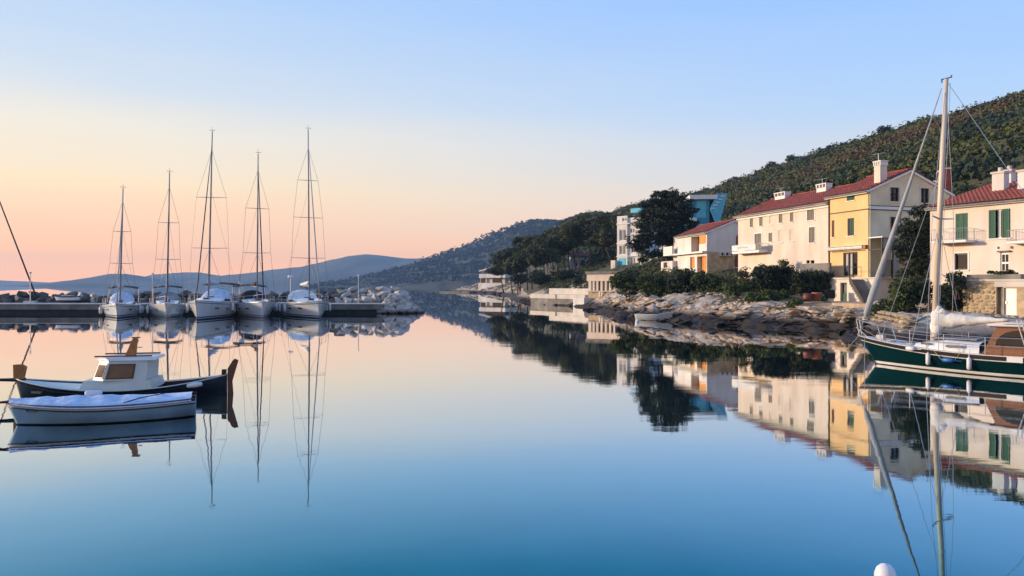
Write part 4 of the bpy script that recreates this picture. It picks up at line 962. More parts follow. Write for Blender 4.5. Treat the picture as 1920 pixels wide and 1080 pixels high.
def platform():
    a = W(995, 570.5); f = Frame(a.xy, (1, -.62), 0)
    f = Frame((a.x, a.y), (W(1085, 574).x - a.x, W(1085, 574).y - a.y), 0)
    rt = f.root('bathing_platform', 'low pale concrete bathing platform at the water edge by the grove', 'platform')
    L = (W(1085, 574).xy - a.xy).length
    z = lambda py: f.front(1040, py)[1]
    MB().box(0, L, 0, 6, -1.5, z(560)).build('slab', M['concrete'], rt)
    MB().box(-.1, L + 1.5, -.1, 6, z(560) + .003, z(552)).build('deck', M['concrete_pale'], rt)
    MB().box(2.2, L + 2.5, 1.9, 2.3, z(552) + .004, z(541)).build('back_wall', M['concrete_pale'], rt)
    MB().box(L + .8, L + 3.2, -1.6, 1.5, -1, z(557)).build('landing', M['plaster_white'], rt)
    MB().box(L * .55, L * .56 + .2, -.12, -.102, z(560), z(552)).build('joint', M['concrete'], rt)
platform()
def modern_house():
    f = Frame(P(896, 545, 285).xy, (.85, -.52), .9)
    rt = f.root('modern_house', 'white modern house with long dark windows on the point', 'house')
    z = lambda py: f.front(918, py)[1]; fx = lambda px: f.front(px, 525)[0]
    MB().box(fx(896), fx(946), .3, 9, -1.5, z(531)).build('lower_wall', M['plaster_white'], rt)
    MB().box(fx(898), fx(944), 1.0, 9, z(531) + .01, z(521)).build('upper_wall', M['concrete_pale'], rt)
    for (a, b) in ((899, 909), (921, 938)): MB().box(fx(a), fx(b), .9, .99, z(530), z(522)).build('window', M['glass_dark'], rt)
    MB().box(fx(899), fx(948), -.3, 9, z(521) + .01, z(513.5)).build('balcony_band', M['plaster_white'], rt)
    MB().box(fx(902), fx(940), 2.5, 9, z(513.5) + .01, z(506)).build('attic_wall', M['glass_dark'], rt)
    MB().prism([(fx(898), .0, z(507)), (fx(930), .0, z(499)), (fx(945), .0, z(503)), (fx(945), 0, z(505)), (fx(930), 0, z(501)), (fx(898), 0, z(509))], (0, 9, 0)).build('roof', M['plaster_white'], rt)
    MB().box(fx(909.5), fx(911), .5, .98, z(531), z(521)).build('pier', M['plaster_white'], rt)
    MB().prism([(fx(935), -3, z(546)), (fx(970), -3, z(534)), (fx(970), -3, z(529)), (fx(966), -3, z(529)), (fx(966), -3, z(532)), (fx(935), -3, z(543))], (0, 1.0, 0)).build('ramp_wall', M['concrete_pale'], rt)
    p = MB().box(fx(850), fx(905), -9, -5, -1.6, -.35); o = p.build('jetty', M['concrete'], None); o.location = f.loc; o.rotation_euler = (0, 0, f.rz)
    tag(o, 'low pale concrete jetty below the modern house on the point', 'jetty')
modern_house()
def grove_house():
    c = P(1088, 500, 178); rt = thing('grove_house', 'small white house glimpsed between the pine trunks', 'house', (c.x, c.y, c.z - 2))
    w = 4.6
    MB().box(-w / 2, w / 2, 0, 4, 0, 4.4).build('wall', M['plaster_white'], rt)
    MB().prism([(-w / 2 - .2, -.3, 4.41), (w / 2 + .2, -.3, 4.41), (w / 2 + .2, 2, 5.3), (-w / 2 - .2, 2, 5.3)], (0, 0, .15)).build('roof', M['roof_tile'], rt)
    for x in (-1.4, .2): MB().box(x, x + .9, -.05, -.004, 2.2, 3.6).build('window', M['glass_dark'], rt)
grove_house()
# ------------------------------------------------------------------ trees and bushes
def crown_from_blobs(blobs, dens, clump_r, seed=0):
    """blobs: (centre, radii) -> clump centres spread through them"""
    C = []; R = []
    for c, r in blobs:
        n = max(4, int(dens * (r[0] * r[1] * r[2]) ** (2 / 3)))
        d = rng.normal(size=(n, 3)); d /= np.linalg.norm(d, axis=1)[:, None]
        rr = rng.random(n) ** 0.45
        p = np.asarray(c) + d * rr[:, None] * np.asarray(r); C.append(p)
        R.append((clump_r * (0.6 + 0.8 * rng.random(n)))[:, None] * np.array([[1.25, 1.25, 0.62]]))
    return np.concatenate(C), np.concatenate(R)
def tree(name, label, base, blobs, leaf, dens=8, clump=.6, per=40, size=.2, trunk_r=.25, bark='bark', cat='tree', group=None, limbs=7, lean=None, aspect=.4, trunk_top=None):
    base = Vector(base); rt = thing(name, label, cat, base, 0, group)
    bl = [(np.asarray(c) - np.array(base), r) for c, r in blobs]
    C, R = crown_from_blobs(bl, dens, clump)
    v, f, ci = leaf_cloud(C, R, per, size, aspect, .35)
    mesh_np('crown', v, f, M[leaf], rt)
    cen = np.mean([b[0] for b in bl], 0); topz = max(b[0][2] for b in bl)
    tt = Vector(trunk_top) - base if trunk_top else Vector((cen[0], cen[1], topz))
    mid = tt * .5 + Vector((rnd.uniform(-.15, .15), rnd.uniform(-.15, .15), 0)) * tt.z * .2
    mb = MB(); mb.tube([(0, 0, -.4), mid * .5 + Vector((0, 0, 0)), mid, tt], [trunk_r * 1.15, trunk_r * .9, trunk_r * .7, trunk_r * .25], 8)
    for k in range(limbs):
        c = C[rng.integers(len(C))]; s = mid.lerp(tt, rnd.uniform(-.3, .8)); e = Vector(c)
        mb.tube([s, s.lerp(e, .5) + Vector((0, 0, .12 * (e - s).length)), e], [trunk_r * .4, trunk_r * .25, trunk_r * .08], 5)
    mb.build('trunk', M[bark], rt, smooth=True)
    return rt
def pblob(px, py, rx, ry, Y, rd=None, dy=0):
    c = P(px, py, Y + dy); k = Y / F; return (np.array(c), (rx * k, rd if rd else rx * k * .9, ry * k))

Yp = 90
tree('pine_tree', 'large dark umbrella pine leaning over the white walls in front of the blue house', (P(1256, 505, Yp).x, Yp, gz(P(1256, 500, Yp).x, Yp)),
     [pblob(1252, 372, 34, 18, Yp), pblob(1228, 392, 32, 18, Yp, dy=1), pblob(1278, 390, 26, 20, Yp, dy=-1), pblob(1250, 405, 52, 20, Yp), pblob(1212, 424, 26, 14, Yp), pblob(1288, 425, 18, 22, Yp), pblob(1245, 430, 40, 16, Yp, dy=-1.5),
      pblob(1212, 448, 32, 11, Yp, dy=-1), pblob(1262, 452, 34, 13, Yp, dy=1), pblob(1200, 462, 22, 8, Yp, dy=-1), pblob(1226, 476, 26, 7, Yp, dy=-1), pblob(1208, 487, 12, 4, Yp, dy=-1.5)],
     'leaf_pine', dens=17, clump=.5, per=52, size=.19, trunk_r=.38, limbs=22, trunk_top=P(1252, 380, Yp))

# pine grove on the point
grove = [(938, 497, 205), (948, 487, 198), (960, 476, 192), (972, 470, 196), (985, 462, 180), (997, 455, 174), (1010, 448, 182), (1018, 462, 160), (1030, 444, 170), (1040, 452, 158), (1052, 438, 165), (1060, 432, 178), (1072, 436, 156), (1082, 428, 168), (1095, 428, 160), (1103, 420, 176), (1115, 424, 158), (1126, 418, 166), (1137, 420, 156), (1148, 412, 164), (1150, 425, 150), (966, 490, 176), (990, 480, 165), (1020, 478, 152), (1128, 440, 148)]
for i, (px, py, Y) in enumerate(grove):
    c = P(px, py, Y); k = Y / F; b = (c.x + rnd.uniform(0.5, 3.0), c.y + 1, max(1.0, gz(c.x, c.y) - .2)); h = c.z - b[2]
    bl = []
    for j in range(7):
        bl.append((np.array((c.x + rnd.uniform(-1.6, 1.6), c.y + rnd.uniform(-1.8, 1.8), c.z + 1.1 - rnd.uniform(0.0, min(4.5, h * .42)))), (rnd.uniform(1.7, 2.6), rnd.uniform(1.7, 2.5), rnd.uniform(.8, 1.2))))
    if i == 0: lb = 'lowest pine at the seaward tip of the grove, beside the modern house'
    elif i == 24: lb = 'pine in the grove nearest to the slim white block'
    else: lb = 'olive green pine in the dense grove on the point'
    tree('pine_tree', lb, b, bl, 'leaf_grove', dens=15, clump=.7, per=34, size=.28, trunk_r=.17, bark='bark_pale' if i % 2 else 'bark', group='pines of the grove' if 0 < i < 24 else None, limbs=4, trunk_top=(c.x, c.y, c.z))
# undergrowth of the grove
for i, (px, py, rx, ry, Y) in enumerate([(1015, 520, 26, 14, 150), (1060, 515, 30, 10, 140), (975, 522, 18, 10, 170), (1085, 525, 9, 12, 120)]):
    lb = ['dark round shrub under the pines above the bathing platform', 'low dark shrub among the pine trunks', 'shrub at the foot of the grove beside the modern house', 'small pointed shrub left of the pavilion'][i]
    tree('shrub', lb, (P(px, py, Y).x, Y, gz(P(px, py, Y).x, Y)), [pblob(px, py, rx, ry, Y)], 'leaf_dark', dens=22, clump=.5, per=34, size=.22, trunk_r=.1, cat='shrub', limbs=2)

def bush(label, px0, px1, py0, py1, Y, leaf='leaf_dark', lumps=6, size=.12, dens=44, clump=.3, per=46, name='bush', cat='bush', box=False, rd=None, aspect=.5):
    cx, cyy = (px0 + px1) / 2, (py0 + py1) / 2; rx, ry = (px1 - px0) / 2, (py1 - py0) / 2; k = Y / F
    g0 = P(cx, py1, Y); base = (g0.x, Y, g0.z)
    rt = thing(name, label, cat, base)
    B = np.array(base)
    if box:
        wx, wz, wd = rx * k, ry * k * 2, rd or 1.0
        n = int(dens * 6 * (wx * wz + wd * wx)); p = np.stack([rng.uniform(-wx, wx, n), rng.uniform(-wd, wd, n), rng.uniform(0.1, wz, n)], -1)
        C = p; R = (clump * (.6 + .7 * rng.random(n)))[:, None] * np.ones((1, 3))
    else:
        bl = [(np.array(P(cx, cyy, Y)) - B, (rx * k * .85, rd or rx * k * .7, ry * k * .95))]
        for j in range(lumps):
            qx = cx + rnd.uniform(-.65, .65) * rx; qy = cyy + rnd.uniform(-.45, .6) * ry
            bl.append((np.array(P(qx, qy, Y + rnd.uniform(-.6, .6))) - B, (rx * k * rnd.uniform(.3, .5), rx * k * .4, ry * k * rnd.uniform(.3, .5))))
        C, R = crown_from_blobs(bl, dens, clump)
    v, f, ci = leaf_cloud(C, R, per, size, aspect, .35)
    mesh_np('foliage', v, f, M[leaf], rt)
    mb = MB()
    for j in range(4):
        a = rnd.uniform(0, 6.28); c = C[rng.integers(len(C))]
        mb.tube([(math.cos(a) * .15, math.sin(a) * .15, -.5), (c[0] * .4, c[1] * .4, max(.1, c[2] * .5)), tuple(c)], [.05, .035, .01], 5)
    mb.build('stem', M['bark'], rt)
    return rt
bush('wide green bush left of the dark bushes above the white rowing boat', 1143, 1212, 503, 556, 76, 'leaf_green')
bush('dark leafy bush with grey stems in the middle of the shore thicket', 1196, 1262, 508, 562, 72, 'leaf_green')
bush('tall black green bush in front of the orange shuttered house', 1246, 1338, 500, 550, 70, 'leaf_dark', lumps=6)
bush('low rounded bush right end of the shore thicket below the stone gable base', 1298, 1358, 512, 549, 67, 'leaf_green')
bush('sparse olive yellow shrub at the left foot of the cream house', 1372, 1416, 500, 548, 64, 'leaf_olive', dens=9, per=26)
bush('clipped dark hedge block left before the cream house', 1417, 1480, 504, 542, 60.5, 'leaf_dark', box=True, dens=12, name='hedge', cat='hedge')
bush('clipped dark hedge block right, beside the yellow house terrace', 1489, 1554, 513, 551, 57.2, 'leaf_dark', box=True, dens=12, name='hedge', cat='hedge', rd=.7)
bush('low creeping green bush on the pale rocks below the left hedge', 1398, 1482, 540, 566, 58.5, 'leaf_green', dens=34)
bush('small dark bush on the rocks below the right hedge', 1478, 1506, 558, 579, 55, 'leaf_green', lumps=2)
bush('spindly plant in front of the cream house balcony', 1414, 1432, 490, 512, 66, 'leaf_olive', lumps=2, dens=5, per=18, name='plant', cat='plant')
bush('thin leafy plant rising above the left hedge', 1460, 1480, 486, 508, 63, 'leaf_olive', lumps=2, dens=5, per=18, name='plant', cat='plant')
bush('thin plant between the two clipped hedges', 1478, 1494, 508, 536, 61, 'leaf_olive', lumps=2, dens=5, per=18, name='plant', cat='plant')
bush('scattered green bush on the rock slope left of the hedges', 1352, 1412, 528, 552, 61, 'leaf_green', lumps=5, dens=14)
bush('dense dark shrub left below the big tree behind the furled sail', 1664, 1752, 508, 588, 45, 'leaf_green', lumps=6, size=.10)
bush('dense dark shrub right of the mast below the pink house', 1752, 1842, 514, 592, 43.5, 'leaf_dark', lumps=6, size=.10)
bush('low shrub with red flowers beside the terrace stair', 1628, 1682, 562, 592, 46, 'leaf_green', lumps=3, size=.09)
bush('trailing plants in the concrete planter on the terrace wall', 1842, 1914, 506, 519, 41.5, 'leaf_green', lumps=3, size=.08, dens=40, clump=.15, name='plant', cat='plant', rd=.2)
bush('hanging dark creeper at the left end of the terrace planter', 1776, 1812, 510, 545, 42.5, 'leaf_dark', lumps=3, size=.09)
Yt = 50
tree('evergreen_tree', 'tall dark evergreen tree between the yellow house and the pink house', (P(1722, 540, Yt).x, Yt, gz(P(1722, 540, Yt).x, Yt)),
     [pblob(1728, 402, 22, 18, Yt), pblob(1740, 425, 22, 28, Yt), pblob(1712, 432, 26, 24, Yt), pblob(1700, 460, 26, 24, Yt), pblob(1735, 465, 34, 32, Yt), pblob(1720, 500, 34, 26, Yt), pblob(1756, 480, 14, 22, Yt, dy=-.5), pblob(1765, 490, 10, 14, Yt)],
     'leaf_dark', dens=44, clump=.34, per=46, size=.12, trunk_r=.22, limbs=8)
# single trees that break the ridge line
for (px, py, Y, lb) in [(1380, 338, 262, 'round tree on the ridge nearest to the blue house'), (1452, 309, 250, 'dome shaped tree standing up from the ridge above the cream house'), (1492, 297, 243, 'low spreading tree on the ridge between the dome tree and the mast'), (1560, 281, 232, 'small tree on the ridge above the yellow house'), (1665, 243, 214, 'broad tree on the ridge left of the tall yacht mast'), (1852, 203, 190, 'broad crowned tree on the ridge right of the tall yacht mast'), (1908, 184, 182, 'highest tree on the ridge at the right edge')]:
    c = P(px, py, Y); k = Y / F; b = (c.x, Y, gz(c.x, Y)); zc = max(c.z, b[2] + 1.4)
    tree('ridge_tree', lb, b, [(np.array((c.x + rnd.uniform(-1, 1), Y, zc)), (2.2, 2.2, 1.1)), (np.array((c.x - 1, Y + .5, zc - .6)), (1.8, 1.8, .9)), (np.array((c.x + 1.2, Y, zc - .7)), (1.8, 1.8, .9))], 'leaf_pine', dens=10, clump=.7, per=24, size=.32, trunk_r=.16, limbs=3)

# ------------------------------------------------------------------ shore rocks
def shore():
    protos = rock_meshes(M['rock_shore'], 9, 5, .75, 16)
    coast = [Vector(c[:2]) for c in CTRL[:28]]
    pick = [(1620, 642), (1600, 628), (1580, 622), (1555, 620), (1530, 618), (1500, 617), (1470, 616), (1440, 614), (1400, 612), (1360, 611), (1320, 608), (1290, 606), (1262, 603), (1230, 601), (1200, 600), (1180, 598), (1160, 592), (1140, 587), (1120, 584), (1100, 580)]
    line = [W(*p) for p in pick]
    cnt = 0
    # layered ledges: flat slabs along the tide line and up the bank
    for i in range(len(line) - 1):
        a, b = line[i], line[i + 1]; L = (b - a).length; n = max(4, int(L / .55)); t = (b - a).normalized(); nr = Vector((t.y, -t.x, 0))
        if nr.x < 0: nr = -nr
        for k in range(n):
            for row in range(3):
                if cnt >= 290: break
                q = a.lerp(b, (k + rnd.random()) / n) + nr * (rnd.uniform(-.5, .7) + row * 1.25)
                if rnd.random() < .35: continue
                s = rnd.uniform(.25, .8) * (1.35 if rnd.random() < .12 else 1); z = max(-.05, gz(q.x, q.y)) + rnd.uniform(.0, .15) + (.16 if row else .02)
                put_rock(protos[rnd.randrange(9)], (q.x, q.y, z), (s * 1.5, s * .8, s * rnd.uniform(.22, .55)), ground, (rnd.uniform(-.2, .2), rnd.uniform(-.25, .25), math.atan2(t.y, t.x) + rnd.uniform(-.6, .6)))
                cnt += 1
    # rubble, too small to pick apart
    items = []
    def scatter(n, f, smin, smax):
        for _ in range(n):
            x, y = f(); z = gz(x, y)
            if z < -.15: continue
            s = smin + (smax - smin) * rnd.random() ** 2.2; items.append((x, y, z + s * .15, s * 1.2, s, s * rnd.uniform(.5, .8), rnd.uniform(0, 6.28)))
    def along():
        i = rnd.randrange(len(line) - 1); q = line[i].lerp(line[i + 1], rnd.random()); d = rnd.random() ** 1.3 * 6.5
        return q.x + d * .9, q.y + d * .45
    scatter(3600, along, .05, .24)
    scatter(1800, lambda: (rnd.uniform(19.5, 27), rnd.uniform(38, 55)), .05, .17)
    scatter(900, lambda: (rnd.uniform(-2, 14), rnd.uniform(95, 135)), .15, .5)
    scatter(700, lambda: (rnd.uniform(-32, 4), rnd.uniform(200, 330)), .3, 1.0)
    v, f = rock_stuff(protos, items)
    tag(mesh_np('rubble', v, f, M['rock_shore'], ground), kind='stuff')
    # gravel yard and quay along the right
    m = MB(); a = fB.front(1500, 567, -2.9)
    y = MB().prism([P(1490, 571, 54.5), P(1560, 568, 53.5), P(1640, 570, 50), P(1668, 575, 47.5), P(1690, 566, 52), P(1600, 560, 58), P(1500, 562, 59)], (0, 0, -.5)).build('gravel_yard', M['gravel'])
    tag(y, 'pale gravel yard in front of the stone terrace', kind='structure')
    q = MB().prism([(23.6, 36.4, 1.18), (25.0, 33.6, 1.18), (31, 31.2, 1.18), (46, 28, 1.18), (50, 33.5, 1.18), (33.5, 39, 1.18), (25.6, 44.5, 1.18), (23.8, 41, 1.18)], (0, 0, -1.9)).build('quay', M['concrete_pale'])
    tag(q, 'low pale quay behind the green yacht', kind='structure')
    # dry stone bank under the gravel yard and quay edge: countable stones
    pr2 = rock_meshes(M['stone_piece'], 6, 77, .8, 16); k = 0
    for (a, b, z0, z1) in ((Vector((21.2, 47.9, 0)), Vector((24.2, 53.2, 0)), .1, 1.35), (Vector((19.7, 37.6, 0)), Vector((22.4, 46.5, 0)), .12, 1.4)):
        L = (b - a).length; z = z0
        while z < z1:
            u = 0
            while u < L:
                w = rnd.uniform(.28, .58); p = a.lerp(b, min(1, (u + w / 2) / L)); bk = (z - z0) * .55
                put_rock(pr2[k % 6], (p.x + bk, p.y + bk * .2 + rnd.uniform(-.1, .1), z), (w * .55, .3, rnd.uniform(.14, .22)), ground, (rnd.uniform(-.1, .1), rnd.uniform(-.15, .15), math.atan2((b - a).y, (b - a).x) + rnd.uniform(-.15, .15)), 'stone'); k += 1
                u += w
            z += .24
shore()

# pots and bins on the gravel yard
def yard_things():
    Y = 54.6
    c = P(1532, 565, Y); o = MB().lathe([(.0, 0), (.26, 0), (.34, .55), (.38, .56), (.38, .66), (.30, .66), (.28, .5), (0, .5)], 14).build('plant_pot', M['terracotta'], None, True, c); tag(o, 'big terracotta pot standing on the gravel yard', 'pot')
    c = P(1514, 565, Y); o = MB().lathe([(0, 0), (.28, 0), (.33, .3), (.28, .6), (0, .6)], 14).build('barrel', M['wood_red'], None, True, c); tag(o, 'dark wooden barrel left of the terracotta pot', 'barrel')
    c = P(1556, 565, Y); rt = thing('grill_box', 'black box stove on pale base right of the terracotta pot', 'stove', c)
    MB().box(-.28, .28, -.25, .25, .22, .85).build('body', M['black_paint'], rt); MB().box(-.2, .2, -.2, .2, 0, .218).build('base', M['concrete_pale'], rt)
    c = P(1545, 566, Y); o = MB().lathe([(0, 0), (.17, .02), (.2, .2), (.12, .42), (.03, .5), (0, .5)], 9).build('sack', M['shutter_green'], None, True, c); tag(o, 'small green sack between the pot and the black stove', 'sack')
    # red blossoms belong to the flowering shrub
yard_things()
# ------------------------------------------------------------------ boats
class Hull:
    """bow at x=0, stern at x=L, y to the left, z=0 waterline"""
    def __init__(s, L, B, fb, draft, rake=0.6, tr=0.75, qm=0.55, pm=0.32, pb=0.95, bowpow=2.0, stern_up=0.0):
        s.__dict__.update(locals())
    def b(s, q):
        if q < s.qm: return s.B / 2 * (1 - (1 - q / s.qm) ** s.bowpow) ** .9
        return s.B / 2 * (1 - (1 - s.tr) * ((q - s.qm) / (1 - s.qm)) ** 2.0)
    def sheer(s, q):
        a, m, c = s.fb; t = q
        return a * (1 - t) * (1 - 2 * t) + m * 4 * t * (1 - t) + c * t * (2 * t - 1)
    def keel(s, q):
        k = -s.draft * (1 - max(0, (.3 - q) / .3) ** 2 * .6)
        return k + max(0, (q - .6) / .4) ** 2 * (s.draft + s.stern_up)
    def pt(s, q, z, side, out=0.0):
        sh, k = s.sheer(q), s.keel(q); zr = min(1, max(0, (z - k) / (sh - k)))
        p = s.pb + (s.pm - s.pb) * min(1, q / .6)
        y = s.b(q) * zr ** p + out * (1 if q > 0.001 else 0)
        x = s.L * q + s.rake * (1 - max(0, z - 0) / max(sh, .01) if z > 0 else 1) * (1 - q) ** 3
        return (x, side * y, max(z, k))
    def build(s, parent, levels, mats, n=26, name='hull'):
        """levels: list of ('k'|float|('s',off)) from keel to sheer; mats index per strip"""
        mb = MB(); qs = [(i / n) ** 1.25 for i in range(n + 1)]
        def zl(l, q): return s.keel(q) if l == 'k' else (s.sheer(q) + l[1] if isinstance(l, tuple) else l)
        for side in (-1, 1):
            rows = []
            for l in levels: rows.append([s.pt(q, min(zl(l, q), s.sheer(q)), side) for q in qs])
            for i in range(len(levels) - 1): mb.grid([rows[i], rows[i + 1]] if side < 0 else [rows[i + 1], rows[i]], mats[1][i])
        T = [s.pt(1, min(zl(l, 1), s.sheer(1)), -1) for l in levels]; Tb = [(x, -y, z) for x, y, z in T]
        for i in range(len(levels) - 1): mb.poly([T[i], Tb[i], Tb[i + 1], T[i + 1]], mats[1][i])
        o = mb.build(name, mats[0], parent, smooth=True); fix_normals(o)
        return o
    def deck(s, parent, mt, drop=0.05, q0=0.02, q1=1.0, camber=.05, n=20, name='deck', inset=.02):
        rows = []
        for i in range(n + 1):
            q = q0 + (q1 - q0) * i / n; z = s.sheer(q) - drop; p = s.pt(q, z, 1, -inset)
            rows.append([(p[0], p[1] * t, z + camber * (1 - t * t)) for t in (-1, -.6, -.2, .2, .6, 1)])
        return MB().grid(rows).build(name, mt, parent, smooth=True)
    def rail(s, parent, off, r, mt, q0=0, q1=1.0, n=30, name='rubbing_strake', out=.0, sides=(-1, 1)):
        for side in sides:
            pts = []
            for i in range(n + 1):
                q = q0 + (q1 - q0) * i / n; p = s.pt(q, s.sheer(q) + off, side); pts.append((p[0], p[1] + side * out, p[2] if off <= 0 else s.sheer(q) + off))
            MB().tube(pts, r, 5).build(name, mt, parent, smooth=True)

def place(name, label, cat, stem, aft, group=None):
    """stem: waterline stem point; aft: unit vector bow->stern"""
    return thing(name, label, cat, (stem.x, stem.y, 0), math.atan2(aft.y, aft.x), group)

def stay(parent, a, b, r=.012, name='stay', mt='wire'): return MB().tube([a, b], r, 4).build(name, M[mt], parent)

def sailboat(label, stem_px, wl, ang, L, B, mast_top, lean, spreaders, dodger, furl='mast_dark', fb=(1.55, 1.25, 1.25), bimini=True, extra=None, stripe='navy', mast_mt='mast_alu'):
    st = W(stem_px, wl); a = math.radians(ang); aft = Vector((-math.sin(a), math.cos(a), 0))
    rt = place('sailboat', label, 'sailboat', st, aft, 'sailboats moored stern-to at the breakwater')
    h = Hull(L, B, fb, .55, rake=.35, tr=.86, qm=.6, pm=.22, pb=.75, bowpow=1.9)
    hull = h.build(rt, ['k', .0, .10, .16, .26, ('s', -.22), ('s', -.17), ('s', 0)], ([M['white_gel'], M['antifoul'], M[stripe]], [1, 2, 0, 2, 0, 2 if stripe != 'canvas_grey' else 0, 0]), n=22)
    h.rail(hull, -.01, .03, M['steel'], name='toe_rail')
    for q, side in ((.22, -1), (.22, 1), (.40, -1), (.40, 1)):
        p = h.pt(q, h.sheer(q) * .62, side); p2 = h.pt(q + .05, h.sheer(q) * .62, side)
        MB().tube([(p[0], p[1] + side * .012, p[2]), (p2[0], p2[1] + side * .012, p2[2])], .065, 6).build('hull_port', M['glass_dark'], hull)
    h.deck(rt, M['white_gel'], .03, .03)
    # coachroof
    rows = []
    for i in range(11):
        t = i / 10; x = L * (.24 + .42 * t); w = (B * .22 + B * .12 * min(1, t * 1.6)); z0 = h.sheer(.24 + .42 * t) - .02; hh = .16 + .30 * min(1, t * 2.2)
        rows.append([(x, -w, z0), (x, -w * .9, z0 + hh * .8), (x, -w * .5, z0 + hh), (x, 0, z0 + hh * 1.08), (x, w * .5, z0 + hh), (x, w * .9, z0 + hh * .8), (x, w, z0)])
    cr = MB().grid(rows).poly(rows[0]).poly(rows[-1]).build('coachroof', M['white_gel'], rt, smooth=True)
    for side in (-1, 1):
        pts = []
        x0, x1 = L * .40, L * .62; w = B * .335
        MB().prism([(x0, side * (w + .004), h.sheer(.4) + .12), (x1, side * (w + .012), h.sheer(.6) + .12), (x1, side * (w - .02), h.sheer(.6) + .30), (x0 + .4, side * (w - .02), h.sheer(.4) + .28)], (0, side * .02, 0)).build('cabin_window', M['glass_dark'], cr)
    for i in range(2): MB().box(L * (.30 + .14 * i), L * (.30 + .14 * i) + .5, -.25, .25, h.sheer(.35) + .42 - .12 * (1 - i), h.sheer(.35) + .5 - .1 * (1 - i)).build('hatch', M['glass_dark'], cr)
    # dodger and bimini
    xd = L * .66; zd = h.sheer(.66)
    rows = []
    for i in range(6):
        t = i / 5; x = xd - .9 + 1.3 * t; hh = .35 + .85 * math.sin(min(1, t * 1.2) * math.pi / 2); w = B * .34
        rows.append([(x, w * math.cos(u), zd + .1 + hh * math.sin(u) ** .7) for u in [math.pi * j / 8 for j in range(9)]])
    MB().grid(rows).build('dodger', M[dodger], rt, smooth=True)
    if bimini:
        zb = h.sheer(.8) + 1.75; rows = []
        for i in range(5):
            x = L * .74 + .55 * i; rows.append([(x, B * .40 * t, zb + .16 * (1 - t * t) - .06 * abs(i - 2)) for t in (-1, -.6, -.2, .2, .6, 1)])
        bm_ = MB().grid(rows); bm_.grid([[(p[0], p[1], p[2] - .05) for p in r] for r in rows]); b = bm_.build('bimini', M['canvas_dark'], rt, smooth=True)
        for i in (0, 4):
            for s_ in (-1, 1): MB().tube([(L * .74 + .55 * i, s_ * B * .40, zb - .1), (L * .80, s_ * B * .42, h.sheer(.8))], .018, 5).build('bimini_pole', M['steel'], b)
    # rig
    xm = L * .385; zb = h.sheer(.4) + .4; top = Vector((xm + lean[0], lean[1], mast_top)); foot = Vector((xm, 0, zb))
    def on(z): return foot.lerp(top, (z - zb) / (mast_top - zb))
    m_ = MB().tube([foot, foot.lerp(top, .7), top], [.075, .07, .045], 8).build('mast', M[mast_mt], rt, smooth=True)
    MB().tube([top, top + Vector((0, 0, .45))], .012, 4).tube([top + Vector((-.05, -.25, .1)), top + Vector((-.05, .25, .1))], .02, 4).build('masthead_unit', M['wire'], m_)
    prev = {s_: Vector((xm + .3, s_ * B * .46, h.sheer(.42))) for s_ in (-1, 1)}
    hound = on(mast_top * .9)
    for (z, w) in spreaders:
        c = on(z)
        for s_ in (-1, 1):
            e = c + Vector((.25, s_ * w / 2, .04)); MB().tube([c, e], [.03, .02], 5).build('spreader', M[mast_mt], m_)
            stay(rt, prev[s_], e); prev[s_] = e
    for s_ in (-1, 1):
        stay(rt, prev[s_], hound); stay(rt, (xm + .5, s_ * B * .40, h.sheer(.42)), on(spreaders[0][0]))
        stay(rt, (L * .98, s_ * B * .36, h.sheer(1)), top.lerp(foot, .35), .008); stay(rt, top.lerp(foot, .35), top, .008)
    bow = Vector((.12, 0, h.sheer(0) + .12)); fe = on(mast_top * .93)
    MB().tube([bow, bow.lerp(fe, .12), bow.lerp(fe, .6), fe], [.03, .055, .05, .02], 7).build('furled_genoa', M[furl], rt, smooth=True)
    zbm = zb + 1.15
    bo = MB().tube([(xm, 0, zbm), (xm + L * .36, 0, zbm + .1)], .07, 7).build('boom', M[mast_mt], rt)
    MB().tube([(xm + .05, 0, zbm + .45), (xm + .5, 0, zbm + .28), (xm + L * .2, 0, zbm + .22), (xm + L * .36, 0, zbm + .16)], [.10, .2, .17, .09], 8).build('sail_cover', M[dodger], bo, smooth=True)
    # pulpit, stanchions, life lines
    pu = MB(); w = h.b(.12)
    pu.tube([(L * .12, -w, h.sheer(.12)), (L * .10, -w * .95, h.sheer(.1) + .62), (.0, -.12, h.sheer(0) + .66), (.0, .12, h.sheer(0) + .66), (L * .10, w * .95, h.sheer(.1) + .62), (L * .12, w, h.sheer(.12))], .016, 5)
    pu.tube([(.02, -.12, h.sheer(0)), (0, -.12, h.sheer(0) + .66)], .016, 5).tube([(.02, .12, h.sheer(0)), (0, .12, h.sheer(0) + .66)], .016, 5)
    pu.build('pulpit', M['steel'], rt)
    for s_ in (-1, 1):
        pp = [Vector((L * .10, s_ * w * .95, h.sheer(.1) + .62))]
        for q in (.28, .46, .64, .82):
            p = h.pt(q, h.sheer(q), s_, -.05); MB().tube([p, (p[0], p[1], p[2] + .62)], .014, 5).build('stanchion', M['steel'], rt); pp.append(Vector((p[0], p[1], p[2] + .62)))
        for dz in (0, -.3): MB().tube([p + Vector((0, 0, dz)) for p in pp], .008, 4).build('life_line', M['steel'], rt)
        for q in (.45, .62, .78):
            p = Vector(h.pt(q, h.sheer(q), s_, .13)); MB().lathe([(.0, -.36), (.06, -.35), (.12, -.26), (.12, .24), (.06, .34), (.02, .36), (.02, .5)], 8, (p.x, p.y, p.z - .45)).build('fender', M['fender_white'] if q < .7 else M['navy'], rt, smooth=True)
